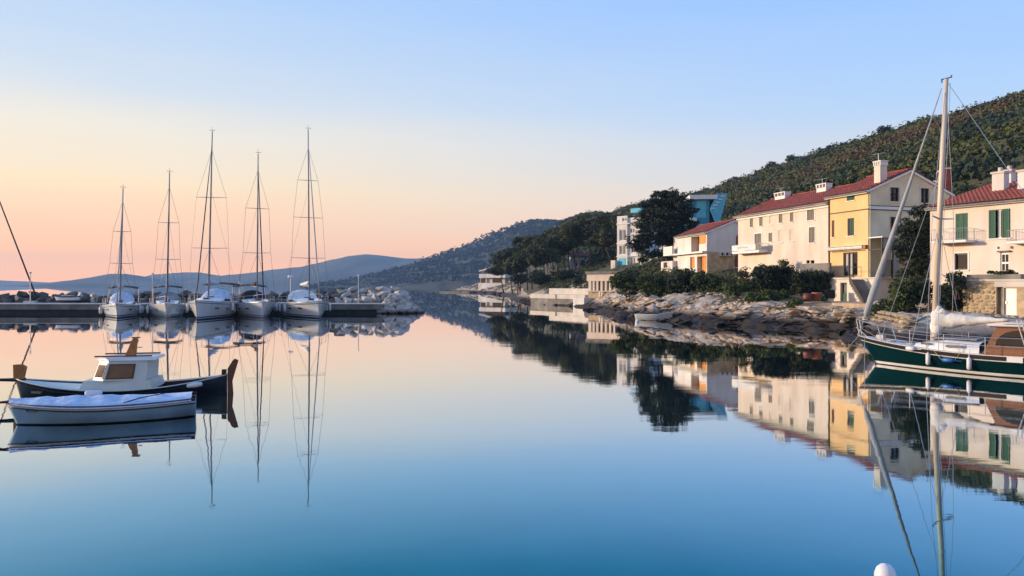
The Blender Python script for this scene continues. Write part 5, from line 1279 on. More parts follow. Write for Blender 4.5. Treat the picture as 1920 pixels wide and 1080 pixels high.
    an = MB().tube([(-.10, 0, h.sheer(0) + .05), (.15, 0, h.sheer(0) + .05)], .035, 5).tube([(-.10, 0, h.sheer(0) + .05), (-.02, 0, h.sheer(0) - .32)], .03, 5).tube([(-.02, -.16, h.sheer(0) - .28), (.02, 0, h.sheer(0) - .34), (-.02, .16, h.sheer(0) - .28)], .035, 5)
    an.build('anchor', M['steel'], rt)
    for s_ in (-1, 1): MB().tube([(L, s_ * B * .35, h.sheer(1)), (L + 1.0, s_ * B * .45, 1.06)], .018, 4).build('stern_line', M['rope'], rt)
    if extra: extra(rt, h, L, B)
    return rt
def radar(rt, h, L, B):
    MB().tube([(L * .97, .5, h.sheer(1)), (L * .97, .5, 3.7)], .035, 6).build('radar_post', M['steel'], rt)
    MB().lathe([(0, 3.7), (.28, 3.72), (.3, 3.85), (.22, 3.95), (0, 3.97)], 12, (L * .97, .5, 0)).build('radar_dome', M['white_gel'], rt, smooth=True)
def flag(rt, h, L, B):
    MB().tube([(L * .98, .8, h.sheer(1)), (L * 1.02, .8, 3.4)], .02, 5).build('flag_staff', M['steel'], rt)
    MB().grid([[(L * 1.02 + .03 * math.sin(j), .8 - j * .14, 3.35 - i * .25 - j * .08) for j in range(5)] for i in range(4)]).build('flag', M['sail'], rt)
sailboat('sailboat with the shortest mast, leftmost of the five at the breakwater', 219, 597, 24, 9.6, 3.3, 12.1, (.1, -.25), [(5.0, 1.9), (8.0, 1.5)], 'canvas_blue_lit', fb=(1.32, 1.05, 1.05), furl='sail_grey')
sailboat('sailboat with grey dodger, second from the left at the breakwater', 312, 596.5, 24, 10.2, 3.3, 13.7, (.1, -.2), [(5.4, 2.1), (8.9, 1.8)], 'canvas_grey', fb=(1.32, 1.08, 1.08), stripe='canvas_grey')
sailboat('sailboat showing a broad blue lit side, in the middle of the five', 367, 600.5, 9, 11.2, 3.9, 16.9, (.15, -.3), [(6.3, 3.2), (10.9, 2.6)], 'canvas_blue_lit', fb=(1.68, 1.4, 1.35), furl='navy')
sailboat('sailboat with dark furled sail and a flag, fourth from the left', 495, 597, 27, 11.0, 3.8, 15.4, (-.0, -.1), [(6.0, 2.5), (10.2, 2.1)], 'canvas_dark', fb=(1.5, 1.22, 1.2), extra=flag, stripe='canvas_grey', furl='canvas_dark')
sailboat('sailboat with the tallest mast and radar dome, rightmost of the five', 600, 597.5, 27, 11.6, 4.2, 17.6, (.0, .12), [(5.5, 3.1), (9.3, 2.7), (12.8, 1.9)], 'white_paint', fb=(1.55, 1.28, 1.22), extra=radar, bimini=False, furl='sail_grey')

# ---- white rowing boat with cover
def rowing_boat():
    s = W(11, 798); e = W(350, 778); aft = (e - s).normalized()
    rt = place('rowing_boat', 'white rowing boat in painted blue shade under a white canvas cover, nearest boat at left', 'boat', s, aft)
    L = 3.72
    h = Hull(L, 1.45, (.50, .40, .44), .25, rake=.2, tr=.74, qm=.52, pm=.30, pb=.72, bowpow=2.1)
    hull = h.build(rt, ['k', .03, ('s', -.115), ('s', -.085), ('s', -.05), ('s', 0)], ([M['hull_shade_blue'], M['black_paint'], M['navy'], M['white_paint']], [1, 0, 2, 3, 2]), n=26)
    h.rail(hull, -.10, .014, M['navy'], name='rubbing_strake', out=.008); h.rail(hull, .0, .022, M['mahogany'], name='gunwale', out=.0)
    # cover: sagging cloth over a ridge rope, hem over the gunwale
    rows = []
    for i in range(27):
        q = .02 + .96 * i / 26; b = h.b(q); z = h.sheer(q); hh = (.05 + .08 * math.sin(math.pi * min(1, q * 1.15))) + .014 * math.sin(q * 41) + .01 * math.sin(q * 97)
        row = []
        for t in (-1, -.96, -.7, -.4, -.12, 0, .12, .4, .7, .96, 1):
            sag = abs(t) ** 1.15; zz = z + .02 + hh * (1 - sag) + .026 * noise.noise((q * 11, t * 2.5, 2)) * (1 - abs(t)) - (.055 if abs(t) == 1 else 0)
            row.append((L * q + .0, t * (b + .028), zz))
        rows.append(row)
    c = MB().grid(rows).build('cover', M['canvas_blue_lit'], rt, smooth=True)
    MB().tube([(L * .62, -.62, h.sheer(.6) + .05), (L * .70, -.35, h.sheer(.7) + .10), (L * .84, -.1, h.sheer(.8) + .14)], .012, 5).build('cover_rope', M['navy'], c)
    p = h.pt(.105, .34, -1, .004); p2 = h.pt(.20, .34, -1, .004); d = Vector(p2) - Vector(p); an = math.atan2(d.y, d.x)
    text_part('RZ-338', .085, M['navy'], hull, Matrix.Translation(Vector(h.pt(.135, .33, -1, .008))) @ Matrix.Rotation(an, 4, 'Z') @ Matrix.Rotation(math.radians(78), 4, 'X'), 'registration')
    MB().tube([(-.14, 0, h.sheer(0) - .0), (.12, 0, h.sheer(0) + .005)], [.025, .04], 6).build('stem_head', M['mahogany'], rt)
    MB().lathe([(0, -.05), (.05, -.045), (.07, 0), (.07, .24), (.05, .29), (0, .3)], 10).build('fender', M['fender_white'], rt, True, (L * .40, .20, h.sheer(.4) + .16)).rotation_euler = (0, math.radians(90), 0.1)
    MB().tube([(-.12, 0, h.sheer(0)), (-.5, -.1, .12), (-1.3, -.35, -.05)], .012, 5).build('mooring_line', M['rope'], rt)
    MB().tube([(.0, 0, h.sheer(0) + .02), (-.4, .4, .42), (-1.6, 1.2, .62)], .010, 5).build('mooring_line', M['rope'], rt)
rowing_boat()

# ---- dark wooden boat with wheelhouse
def cabin_boat():
    s = W(28, 750); e = W(412, 739); aft = (e - s).normalized()
    rt = place('cabin_boat', 'black wooden motor boat with pale wheelhouse and brown windows, behind the rowing boat', 'boat', s, aft)
    L = 5.22
    h = Hull(L, 1.8, (.56, .28, .54), .35, rake=.14, tr=.10, qm=.5, pm=.28, pb=.66, bowpow=2.1, stern_up=-.2)
    hull = h.build(rt, ['k', .04, ('s', -.10), ('s', -.06), ('s', 0)], ([M['black_paint'], M['antifoul'], M['cabin_paint']], [1, 0, 0, 0]), n=28)
    h.rail(hull, .0, .018, M['cabin_paint'], name='gunwale'); h.rail(hull, -.10, .014, M['black_paint'], name='rubbing_strake', out=.006)
    h.deck(rt, M['cabin_paint'], .04, .02, .66, .04)
    # open well aft
    rows = []
    for i in range(13):
        q = .66 + .30 * i / 12; b = max(.02, h.b(q) - .10); z = h.sheer(q) - .02
        rows.append([(L * q, -b, z), (L * q, -b * .9, z - .34), (L * q, b * .9, z - .34), (L * q, b, z)])
    wl = MB().grid(rows); wl.poly(rows[0]); wl.build('cockpit', M['mahogany'], rt)
    h.deck(rt, M['cabin_paint'], .035, .93, .998, .02, 4, name='stern_deck')
    for q in (.76, .88): MB().box(L * q - .1, L * q + .1, -h.b(q) * .88, h.b(q) * .88, h.sheer(q) - .16, h.sheer(q) - .12).build('thwart', M['mahogany'], rt)
    # side decks strip over the well
    for s_ in (-1, 1):
        rr = []
        for i in range(11):
            q = .655 + .30 * i / 10; b = h.b(q); z = h.sheer(q) - .012; rr.append([(L * q, s_ * (b - .02), z), (L * q, s_ * max(.0, b - .13), z + .004)])
        MB().grid(rr).build('side_deck', M['white_paint'], rt)
    # forward trunk + wheelhouse
    z0 = .26
    def house(xa, xb, wa, wb, za, zb, ins, name, mt, fs=0, bs=0):
        mb = MB(); bt = [(xa, -wa, za), (xb, -wb, za), (xb, wb, za), (xa, wa, za)]; tp = [(xa + fs, -wa + ins, zb), (xb - bs, -wb + ins, zb), (xb - bs, wb - ins, zb), (xa + fs, wa - ins, zb)]
        mb.add(bt + tp, [(0, 1, 5, 4), (1, 2, 6, 5), (2, 3, 7, 6), (3, 0, 4, 7), (4, 5, 6, 7)]); return mb.build(name, mt, rt)
    x0 = L * .315
    tr = house(x0, L * .665, .44, .70, z0, z0 + .24, .03, 'trunk_cabin', M['cabin_paint'], .12, .06)
    xw0, xw1 = L * .37, L * .635
    zw = z0 + .242; zt = 1.02
    foot = [(xw0, -.26), (xw0 + .34, -.58), (xw1, -.62), (xw1, .62), (xw0 + .34, .58), (xw0, .26)]
    cap = [(x + (.17 if k in (0, 5) else .13 if k in (1, 4) else .04), y * .9) for k, (x, y) in enumerate(foot)]
    mb = MB(); mb.add([(x, y, zw) for x, y in foot] + [(x, y, zt) for x, y in cap], [(k, (k + 1) % 6, 6 + (k + 1) % 6, 6 + k) for k in range(6)] + [(6, 7, 8, 9, 10, 11)])
    wh = mb.build('wheelhouse', M['cabin_paint'], rt)
    MB().add([(x + (-.06 if k in (0, 5) else .16 if k in (2, 3) else 0), y * 1.08, zt + .003) for k, (x, y) in enumerate(cap)] + [(x + (-.02 if k in (0, 5) else .12 if k in (2, 3) else 0), y * 1.0, zt + .075) for k, (x, y) in enumerate(cap)], [(k, (k + 1) % 6, 6 + (k + 1) % 6, 6 + k) for k in range(6)] + [(5, 4, 3, 2, 1, 0), (6, 7, 8, 9, 10, 11)]).build('wheelhouse_roof', M['white_paint'], rt)
    for k, (u0, u1) in ((0, (.10, .92)), (1, (.05, .70)), (3, (.30, .95)), (4, (.08, .90)), (5, (.08, .92))):
        A, B_, C_, D_ = [Vector(p) for p in ((*foot[k], zw), (*foot[(k + 1) % 6], zw), (*cap[(k + 1) % 6], zt), (*cap[k], zt))]
        nr = (B_ - A).cross(D_ - A).normalized()
        if nr.dot((A + B_) / 2 - Vector(((xw0 + xw1) / 2, 0, zw))) < 0: nr = -nr
        def bp(u, w_, o): return A.lerp(B_, u).lerp(D_.lerp(C_, u), w_) + nr * o
        o = MB().prism([bp(u0, .08, .004), bp(u1, .10, .004), bp(u1, .84, .004), bp(u0, .84, .004)], nr * .012).build('window_frame', M['black_paint'], wh)
        e_ = .035
        MB().prism([bp(u0 + e_, .14, .017), bp(u1 - e_, .16, .017), bp(u1 - e_, .78, .017), bp(u0 + e_, .78, .017)], nr * .004).build('pane', M['window_brown'], o)
    for y in (-.42, .42): MB().box(xw0 + .10, xw1 + .1, y - .03, y + .03, zt + .09, zt + .125).build('roof_rail', M['mahogany'], rt)
    xm = xw0 + .72
    MB().prism([(xm, -.05, zt + .09), (xm + .26, -.05, zt + .09), (xm + .30, -.05, zt + .55), (xm + .20, -.05, zt + .55)], (0, .1, 0)).box(xm + .16, xm + .36, -.04, .04, zt + .552, zt + .58).build('short_mast', M['teak_orange'], rt)
    MB().tube([(xm + .30, 0, zt + .3), (xm + .42, 0, zt + .3)], .012, 4).build('horn', M['steel'], rt)
    # stem post, bowsprit, rudder
    MB().prism([(-.02, -.04, .48), (.20, -.04, .48), (.28, -.04, .86), (.17, -.04, .93), (-.03, -.04, .92)], (0, .08, 0)).build('stem_post', M['teak_orange'], rt)
    MB().tube([(-.62, 0, .54), (.25, 0, .52)], [.035, .06], 6).build('bowsprit', M['black_paint'], rt)
    MB().prism([(L + .02, -.03, .70), (L + .02, -.03, -.2), (L + .18, -.03, -.2), (L + .14, -.03, .35), (L + .30, -.03, .92), (L + .20, -.03, .97), (L + .14, -.03, .90)], (0, .06, 0)).build('rudder', M['wood_red'], rt)
    MB().prism([(L - .14, -.04, .46), (L - .02, -.04, .46), (L - .01, -.04, .68), (L - .13, -.04, .68)], (0, .08, 0)).build('stern_post', M['black_paint'], rt)
    MB().lathe([(0, -.2), (.055, -.18), (.075, 0), (.055, .18), (0, .2)], 10).build('fender', M['fender_white'], rt, True, (L * .86, -h.b(.86) - .05, h.sheer(.86) - .08)).rotation_euler = (0, math.radians(84), 0.15)
    d = Vector(h.pt(.17, .4, -1)) - Vector(h.pt(.07, .4, -1))
    text_part('GIUSSY', .12, M['letters_dim'], hull, Matrix.Translation(Vector(h.pt(.115, .24, -1, .012))) @ Matrix.Rotation(math.atan2(d.y, d.x), 4, 'Z') @ Matrix.Rotation(math.radians(74), 4, 'X'), 'boat_name')
    for e_ in ((-2.0, -.5, .18), (-2.2, .6, .35)): MB().tube([(-.5, 0, .58), ((-.5 + e_[0]) / 2, e_[1] / 2, .38), e_], .011, 5).build('mooring_line', M['rope'], rt)
cabin_boat()

# ---- small white rowing boat by the rocks
def dinghy():
    s = W(1266, 601.5); e = W(1194, 600); aft = (e - s).normalized()
    rt = place('rowing_boat', 'small white open rowing boat lying by the rocks below the thicket', 'boat', s, aft)
    h = Hull(3.35, 1.3, (.78, .50, .52), .2, rake=.35, tr=.7, qm=.5, pm=.3, pb=.7)
    hull = h.build(rt, ['k', .02, ('s', -.06), ('s', 0)], ([M['white_paint'], M['navy']], [1, 0, 0]), n=16)
    h.rail(hull, 0, .025, M['white_paint'], name='gunwale')
    h.deck(rt, M['white_paint'], .12, .03, .98, .02)
    for q in (.35, .65): MB().box(3.35 * q - .1, 3.35 * q + .1, -h.b(q) * .9, h.b(q) * .9, h.sheer(q) - .1, h.sheer(q) - .06).build('thwart', M['white_paint'], rt)
    o = tag(MB().lathe([(0, -.1), (.12, -.06), (.17, .06), (.12, .2), (.03, .26), (0, .26)], 12).build('mooring_buoy', M['fender_white'], None, True, W(1195, 604)), 'tiny white buoy floating beside the small white rowing boat', 'buoy')
dinghy()

# ---- green yacht
def yacht():
    st = W(1643, 682); aft = Vector((.64, -.768, 0)).normalized()
    rt = place('sailing_yacht', 'dark green sailing yacht with cream mast and varnished deckhouse moored at right', 'yacht', st, aft)
    L, B = 8.5, 2.5; x0 = -.72
    h = Hull(L, B, (1.06, .72, .86), .8, rake=.75, tr=.62, qm=.55, pm=.26, pb=.85, bowpow=2.0)
    hull = h.build(rt, ['k', .03, .12, ('s', -.20), ('s', -.17), ('s', -.06), ('s', -.03), ('s', 0)], ([M['green_hull'], M['antifoul'], M['white_paint'], M['frame_dark']], [1, 2, 0, 2, 3, 3, 2]), n=30)
    hull.location.x = x0
    S = lambda q: h.sheer(q)
    parts = []
    def add(o): o.location.x += x0; parts.append(o); return o
    dk = add(h.deck(rt, M['white_paint'], .06, .03, 1, .05))
    # cabin trunk
    rows = []
    for i in range(13):
        t = i / 12; q = .26 + .26 * t; x = L * q; w = .42 + .30 * min(1, t * 1.5); z = S(q) - .04; hh = .10 + .26 * min(1, t * 2.0)
        rows.append([(x, -w, z), (x, -w * .92, z + hh * .85), (x, -w * .6, z + hh), (x, 0, z + hh * 1.1), (x, w * .6, z + hh), (x, w * .92, z + hh * .85), (x, w, z)])
    tc = add(MB().grid(rows).poly(rows[0]).build('cabin_trunk', M['white_paint'], rt, smooth=True))
    MB().box(L * .40, L * .47, -.735, -.70, S(.42) + .10, S(.42) + .18).build('cabin_window', M['glass_grey'], tc)
    MB().box(L * .30, L * .335, -.62, -.57, S(.32) + .10, S(.32) + .17).build('cabin_window', M['glass_grey'], tc)
    MB().box(L * .33, L * .50, -.4, .4, S(.42) + .36, S(.42) + .40).build('hatch', M['canvas_grey'], tc)
    # varnished deckhouse with arched side opening
    xa, xb = L * .535, L * .80; za = S(.6) - .04; zt = 1.60; w = .86
    mb = MB()
    def sidewall(s_):
        y = s_ * w; n = 10; cx = xa + 1.08; rx, rz = .68, .52; zc = za + .34
        arc = [(cx - rx * math.cos(math.pi * i / n), zc + rz * math.sin(math.pi * i / n)) for i in range(n + 1)]
        top = [(xa + .42 + (cx + rx + .25 - xa - .42) * i / n, zt) for i in range(n + 1)]
        for i in range(n): mb.add([(arc[i][0], y, arc[i][1]), (arc[i + 1][0], y, arc[i + 1][1]), (top[i + 1][0], y, zt), (top[i][0], y, zt)], [(0, 1, 2, 3)])
        mb.add([(xa, y, za), (cx - rx, y, za), (cx - rx, y, zc), (xa + .42, y, zt)], [(0, 1, 2, 3)])
        mb.add([(cx - rx, y, za), (cx + rx, y, za), (cx + rx, y, za + .34), (cx - rx, y, za + .34)], [(0, 1, 2, 3)])
        mb.box(xb - .16, xb, y - .03, y + .03, za, zt); mb.box(cx + rx + .25, xb, y - .03, y + .03, zt - .12, zt)
    sidewall(-1); sidewall(1)
    mb.add([(xa, -w, za), (xa, w, za), (xa + .42, w, zt), (xa + .42, -w, zt)], [(0, 1, 2, 3)])
    dh = add(mb.build('deckhouse', M['varnish'], rt))
    for (a, b) in ((-.72, -.06), (.06, .72)): MB().prism([(xa + .13, a, za + .34), (xa + .13, b, za + .34), (xa + .37, b, zt - .12), (xa + .37, a, zt - .12)], (-.012, 0, .006)).build('windscreen', M['glass_dark'], dh)
    MB().box(xa + .42, xa + 1.74, -w + .012, -w + .03, za + .345, za + .86).build('pane', M['glass_dark'], dh)
    MB().box(xa + .25, xb + 1.3, -w - .06, w + .06, zt + .003, zt + .05).build('roof', M['mahogany'], dh)
    MB().tube([(xa + .2, -w - .08, zt + .07), (xb + 1.35, -w - .08, zt + .09)], .035, 6).build('roof_rail', M['white_paint'], dh)
    MB().box(xb, xb + 1.6, -w, w, za, za + .30).build('coaming', M['mahogany'], dh)
    MB().box(xb - .9, xb - .2, -.6, .6, za, za + .42).build('bench', M['red_brick'], dh)
    # mast, boom with furled main
    xm = .72 + 2.02; zb = S(.32) + .1; top = Vector((xm + .42, -.0, 10.3)); foot = Vector((xm, 0, zb))
    ms = add(MB().tube([foot, foot.lerp(top, .6), top], [.10, .095, .07], 10).build('mast', M['mast_cream'], rt, smooth=True))
    MB().tube([top + Vector((-.16, 0, .01)), top + Vector((.18, 0, .03))], .022, 5).tube([top + Vector((.16, 0, .03)), top + Vector((.16, 0, .10))], .03, 5).tube([top + Vector((-.15, 0, -.1)), top + Vector((-.15, 0, .04))], .025, 5).build('masthead', M['wire'], ms)
    on = lambda z: foot.lerp(top, (z - zb) / (10.3 - zb))
    sp = on(5.35)
    for s_ in (-1, 1): MB().tube([sp, sp + Vector((.12, s_ * .95, .05))], [.035, .022], 6).build('spreader', M['mast_cream'], ms)
    zbm = 1.62; c = on(zbm)
    be = c + Vector((2.35, -.12, .20))
    bo = add(MB().tube([c, be], .05, 7).build('boom', M['mast_cream'], rt))
    pts = []; rr = []
    for i in range(13):
        t = i / 12; pts.append(c.lerp(be, t) + Vector((0, .02 * math.sin(i * 2.1), .10 * (1 - t) + .03 * math.sin(i * 1.7) * (1 - t)))); rr.append((.30 * (1 - t) ** 1.2 + .05) * (1 + .12 * math.sin(i * 2.3)))
    add(MB().tube(pts, rr, 10).build('furled_mainsail', M['sail'], rt, smooth=True))
    mh = MB()
    mh.tube([on(1.15) + Vector((.1, -.05, 0)), on(1.5) + Vector((.12, -.05, 0)), on(1.9) + Vector((.13, -.04, 0)), on(2.25) + Vector((.14, -.03, 0))], [.12, .25, .19, .06], 9).tube([on(1.95) + Vector((.1, -.12, 0)), on(2.1) + Vector((.3, -.16, 0)), on(1.98) + Vector((.42, -.14, 0))], [.05, .09, .06], 7)
    add(mh.build('sail_head', M['sail'], rt, smooth=True))
    # furled genoa: foot raised on its drum above the stem
    fe = on(10.0) + Vector((-.14, 0, 0)); fo = Vector((.28, 0, 1.72)); ln = fe - fo
    add(MB().tube([fo, fo + ln * .03, fo + ln * .12, fo + ln * .35, fo + ln * .62, fo + ln * .8, fe], [.03, .11, .13, .09, .055, .03, .014], 9).build('furled_genoa', M['sail_grey'], rt, smooth=True))
    add(MB().tube([Vector((.05, 0, S(0) + .02)), fo], .02, 5).build('stay', M['steel'], rt))
    add(MB().lathe([(0, -.06), (.10, -.06), (.10, -.02), (.04, 0), (.1, .03), (.1, .06), (0, .06)], 10).build('furling_drum', M['steel'], rt, False, (fo.x, fo.y, fo.z)))
    rig = [((xm + .2, -1.16, S(.4)), sp + Vector((.12, -.95, .05))), ((xm + .2, 1.16, S(.4)), sp + Vector((.12, .95, .05))), (sp + Vector((.12, -.95, .05)), on(10.15)), (sp + Vector((.12, .95, .05)), on(10.15)),
           ((xm - .35, -1.1, S(.36)), on(5.2)), ((xm - .35, 1.1, S(.36)), on(5.2)), ((xm + .6, -1.18, S(.42)), on(5.2)), ((xm + .6, 1.18, S(.42)), on(5.2)), ((L - .1, .0, S(1)), on(10.25)), ((.9, 0, S(.1)), on(7.2)), (tuple(on(2.4) + Vector((.14, 0, 0))), on(10.15) + Vector((.14, 0, 0)))]
    for a, b in rig: add(MB().tube([a, b], .010, 4).build('stay', M['steel'], rt))
    # pulpit, stanchions and life lines
    pu = MB(); wq = h.b(.14)
    pu.tube([(L * .14, -wq, S(.14)), (L * .12, -wq * .96, S(.12) + .55), (.02, -.12, S(0) + .60), (.02, .12, S(0) + .60), (L * .12, wq * .96, S(.12) + .55), (L * .14, wq, S(.14))], .016, 6)
    for s_ in (-1, 1): pu.tube([(.12, s_ * .10, S(0)), (.02, s_ * .12, S(0) + .6)], .016, 5).tube([(L * .07, s_ * h.b(.07), S(.07)), (.02, s_ * .12, S(0) + .3)], .012, 5)
    add(pu.build('pulpit', M['steel'], rt))
    for s_ in (-1, 1):
        pp = [Vector((L * .12, s_ * wq * .96, S(.12) + .55))]
        for q in (.27, .41, .56, .71, .86, .98):
            p = h.pt(q, S(q), s_, -.04); add(MB().tube([p, (p[0], p[1], p[2] + .56)], .015, 5).build('stanchion', M['steel'], rt)); pp.append(Vector((p[0], p[1], p[2] + .56)))
        for dz in (0, -.27): add(MB().tube([p + Vector((0, 0, dz)) for p in pp], .011, 5).build('life_line', M['steel'], rt))
    # boarding ladder / crutch
    p = Vector(h.pt(.70, S(.7), -1, -.05))
    add(MB().tube([p, p + Vector((-.35, .1, 1.15))], .022, 5).tube([p + Vector((.12, 0, 0)), p + Vector((-.23, .1, 1.15))], .022, 5).tube([p + Vector((.25, .05, .35)), p], .015, 5).build('ladder', M['steel'], rt))
    # fenders
    def fender(q, z, mt, horiz=False, ln=.22, r=.075):
        p = Vector(h.pt(q, max(.2, z), -1)); o = MB().lathe([(0, -ln), (r * .5, -ln * .96), (r, -ln * .7), (r, ln * .7), (r * .5, ln * .96), (.015, ln), (.012, ln + .25)], 10).build('fender', M[mt], rt, True, (p.x, p.y - r - .02, z)); add(o)
        if horiz:
            t = Vector(h.pt(q + .04, z, -1)) - Vector(h.pt(q - .04, z, -1)); o.rotation_euler = (0, math.radians(90), math.atan2(t.y, t.x))
        return o
    fender(.335, .42, 'fender_white'); fender(.50, .38, 'fender_white'); fender(.42, .44, 'fender_blue', True, .20, .085); fender(.275, .74, 'fender_white', True, .17, .08); 
    p = Vector(h.pt(.66, S(.66) - .1, -1, .02)); add(MB().box(p.x - .22, p.x + .22, p.y - .07, p.y - .02, p.z - .09, p.z + .08).build('fender_pad', M['fender_white'], rt))
    a = Vector(h.pt(.37, S(.37), -1)); b = Vector(h.pt(.475, S(.475), -1)); m_ = Vector(h.pt(.42, .44, -1, .1))
    add(MB().tube([a, m_ + Vector((-.2, 0, 0))], .008, 4).tube([b, m_ + Vector((.2, 0, 0))], .008, 4).build('fender_line', M['rope_pale'], rt))
    add(MB().tube([(.4, -h.b(.05), S(.05)), (.42, -h.b(.05) - .05, -.2)], .012, 4).build('mooring_line', M['rope_pale'], rt))
    add(MB().tube([(.0, .0, S(0)), (-.8, 2.2, 1.25), (-1.4, 4.8, 1.3)], .012, 4).build('mooring_line', M['rope_pale'], rt))
    add(MB().tube([(0.05, 0, S(0) - .05), (-.5, -.05, .35), (-.9, -.1, -.1)], .01, 4).build('mooring_line', M['rope_pale'], rt))
    # deck gear: coiled ropes and anchor windlass
    for (q, y) in ((.16, -.2), (.2, .15), (.25, -.35)):
        add(MB().tube([(L * q + .14 * math.cos(t), y + .14 * math.sin(t), S(q) - .0 + .02 * t / 6) for t in [i * .7 for i in range(20)]], .016, 4).build('rope_coil', M['rope_pale'], rt))
    add(MB().box(L * .09, L * .12, -.12, .12, S(.1) - .04, S(.1) + .16).build('windlass', M['steel'], rt))
yacht()

o = tag(MB().lathe([(0, -.13), (.07, -.11), (.10, -.05), (.105, -.02)], 20).lathe([(.105, -.02), (.105, .03), (.085, .09), (.05, .125), (0, .14)], 20, m=1).build('mooring_buoy', [M['black_paint'], M['fender_white']], None, True, W(1660, 1082)), 'round white mooring buoy with black underside at the bottom edge', 'buoy')

# ------------------------------------------------------------------ breakwater
def breakwater():
    rt = thing('breakwater', 'long breakwater with concrete quay and heaped boulders across the harbour', 'breakwater', (-45, 79, 0))
    O = Vector((-45, 79, 0)); Yq = 77.0; xl, xr = -92.0, P(716, 570, Yq).x
    zt = 1.05
    loc = lambda x, y: (x - O.x, y - O.y)
    x = xl; k = 0
    while x < xr - .5:                      # cast concrete sections, joints between them
        w = min(7.5, xr - x); a, b = x - O.x, x + w - O.x
        MB().box(a + .012, b - .012, Yq - O.y, Yq + 3.2 - O.y, .42, zt - .10).build('quay_section', M['concrete'], rt)
        MB().box(a + .008, b - .008, Yq - .08 - O.y, Yq + 3.2 - O.y, zt - .098, zt).build('coping', M['concrete_pale'], rt)
        x += w
    MB().box(xl - O.x, xr - O.x, Yq + .25 - O.y, Yq + 3.1 - O.y, -2, .418).build('footing', M['weed_concrete'], rt)
    pale = rock_meshes(M['rock_pale'], 8, 3, .85, 17); dark = rock_meshes(M['rock_dark'], 8, 4, .85, 17)
    cnt = 0
    def R(me, x, y, z, s):
        put_rock(me, (x - O.x, y - O.y, z), (s * rnd.uniform(.9, 1.3), s * rnd.uniform(.7, 1.0), s * rnd.uniform(.6, .85)), rt)
    # boulders in view, left dark stretch and pale end
    x = -58.0
    while x < xr + 1.5:
        px = 960 + F * x / 81
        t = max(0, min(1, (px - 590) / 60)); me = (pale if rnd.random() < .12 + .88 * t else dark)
        for row in range(2 if px < 590 else 3):
            s = rnd.uniform(.5, .95) * (1 + .25 * t); y = 80.6 + row * .95 + rnd.uniform(-.3, .3); z = 1.15 + .46 * row + rnd.uniform(-.1, .25) + .05 * t
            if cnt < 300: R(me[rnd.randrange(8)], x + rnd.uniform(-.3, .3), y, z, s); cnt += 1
        x += .82
    # rounded head of smaller pale rocks
    items = []
    c = Vector((xr + .6, 79.6))
    for i in range(420):
        a = rnd.uniform(-1.9, 1.6); r = rnd.random() ** .6 * 3.4; x = c.x + r * math.cos(a) * .98; y = c.y + r * math.sin(a) * .8; z = max(-.1, 1.9 * (1 - (r / 3.5) ** 1.3)); s = rnd.uniform(.16, .42)
        items.append((x - O.x, y - O.y, z, s * 1.2, s, s * .8, rnd.uniform(0, 6.28)))
    v, f = rock_stuff(pale, items); tag(mesh_np('head_rocks', v, f, M['rock_pale'], rt), kind='stuff')
    # boulder core and outer slope
    items = []
    for i in range(1500):
        x = rnd.uniform(-95, xr + 1.5); q = rnd.random() * 5.5; s = rnd.uniform(.4, .9); items.append((x - O.x, 80.6 + q - O.y, max(-.3, (.9 if q < 1.2 else 1.3) - max(0, q - 2) * .45), s * 1.2, s, s * .8, rnd.uniform(0, 6.28)))
    v, f = rock_stuff(dark, items); tag(mesh_np('boulder_fill', v, f, M['rock_dark'], rt), kind='stuff')
    mb = MB(); mb.prism([(xl - O.x, 80.22 - O.y, -1), (xl - O.x, 80.22 - O.y, .9), (xl - O.x, 83 - O.y, 1.2), (xl - O.x, 87 - O.y, -1)], (xr - xl, 0, 0)); mb.build('core', M['rock_dark'], rt)
breakwater()
def quay_lamp(px, top, label, base=False):
    c = P(px, 565, 79.3); z1 = P(px, top, 79.3).z
    rt = thing('lamp_post', label, 'lamp post', (c.x, c.y, 1.05))
    MB().tube([(0, 0, 0), (0, 0, z1 - 1.05 - .12)], [.06, .04], 8).build('post', M['steel'], rt)
    MB().lathe([(0, 0), (.12, .02), (.15, .1), (.08, .17), (0, .18)], 10, (0, 0, z1 - 1.05 - .16)).build('lamp_head', M['white_paint'], rt)
    MB().box(-.62 if base else -.16, .62 if base else .16, -.25, .25, .0, .22 if base else .08).build('base', M['concrete_pale'], rt)
quay_lamp(672, 515, 'thin lamp post near the pale rocky head of the breakwater')
quay_lamp(57, 510, 'lamp post on a low concrete base at the left end of the breakwater', True)
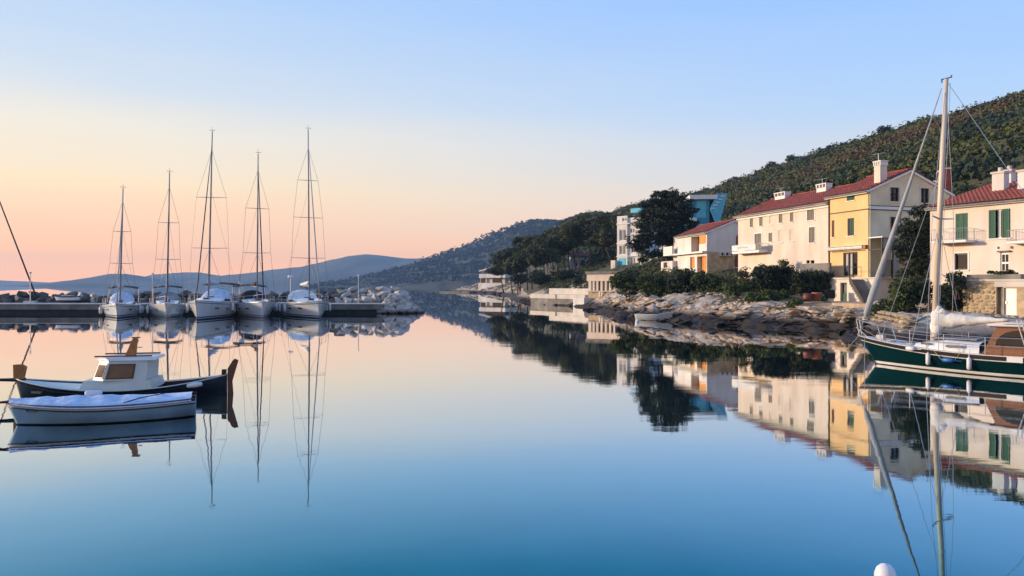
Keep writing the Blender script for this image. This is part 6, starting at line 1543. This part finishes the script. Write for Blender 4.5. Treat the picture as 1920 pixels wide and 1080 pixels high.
quay_lamp(286, 512, 'thin lamp post between the first two sailboats')
def spar():  # leaning spar in place of a furled forestay from a boat out of frame
    a = P(73, 556, 80); b = P(0, 375, 80); d = (b - a); e = a + d * 1.5; e2 = e
    rt = thing('forestay_spar', 'long dark spar standing in for a furled forestay, leaning up to the left out of the frame above the breakwater', 'pole', (a.x, a.y, a.z - .6))
    MB().tube([(0, 0, -.2), tuple(e - Vector((a.x, a.y, a.z - .6)))], [.09, .05], 7).build('spar', M['canvas_dark'], rt)
    MB().tube([tuple(e - Vector((a.x, a.y, a.z - .6))), (-11, 2.5, .2)], .015, 4).build('guy_wire', M['wire'], rt)
    MB().box(-.3, .3, -.3, .3, -.6, .05).build('foot', M['concrete'], rt)
spar()
def tarp_boat():
    c = P(125, 566, 79.4); rt = thing('covered_dinghy', 'small dinghy under blue and white covers on the breakwater quay', 'dinghy', (c.x - 1.3, c.y, 1.3), .05)
    h = Hull(2.6, 1.1, (.42, .34, .36), .2, rake=.2, tr=.7)
    h.build(rt, ['k', .05, ('s', 0)], ([M['white_paint'], M['navy']], [1, 0]), n=12); h.deck(rt, M['navy'], -.03, .03, .98, .15, name='cover')
    for q in (.35, .6): MB().box(2.6 * q, 2.6 * q + .3, -.42, .42, .50, .58).build('locker', M['white_paint'], rt)
tarp_boat()

# ------------------------------------------------------------------ haze
def haze():
    m = bpy.data.materials.new('haze_air'); m.use_nodes = True; nt = m.node_tree; nt.nodes.clear()
    out = nt.nodes.new('ShaderNodeOutputMaterial'); v = nt.nodes.new('ShaderNodeVolumePrincipled')
    v.inputs['Color'].default_value = HAZE_COL; v.inputs['Density'].default_value = HAZE_DENS; v.inputs['Anisotropy'].default_value = 0.0
    nt.links.new(v.outputs[0], out.inputs['Volume'])
    o = MB().box(-2450, 2450, -300, 3320, -12, 134).build('haze', m)
    tag(o, 'thin blue evening haze over the whole bay', 'haze', kind='stuff')
HAZE_DENS = 1.75e-4; HAZE_COL = (0.40, 0.64, 0.96, 1)
haze()
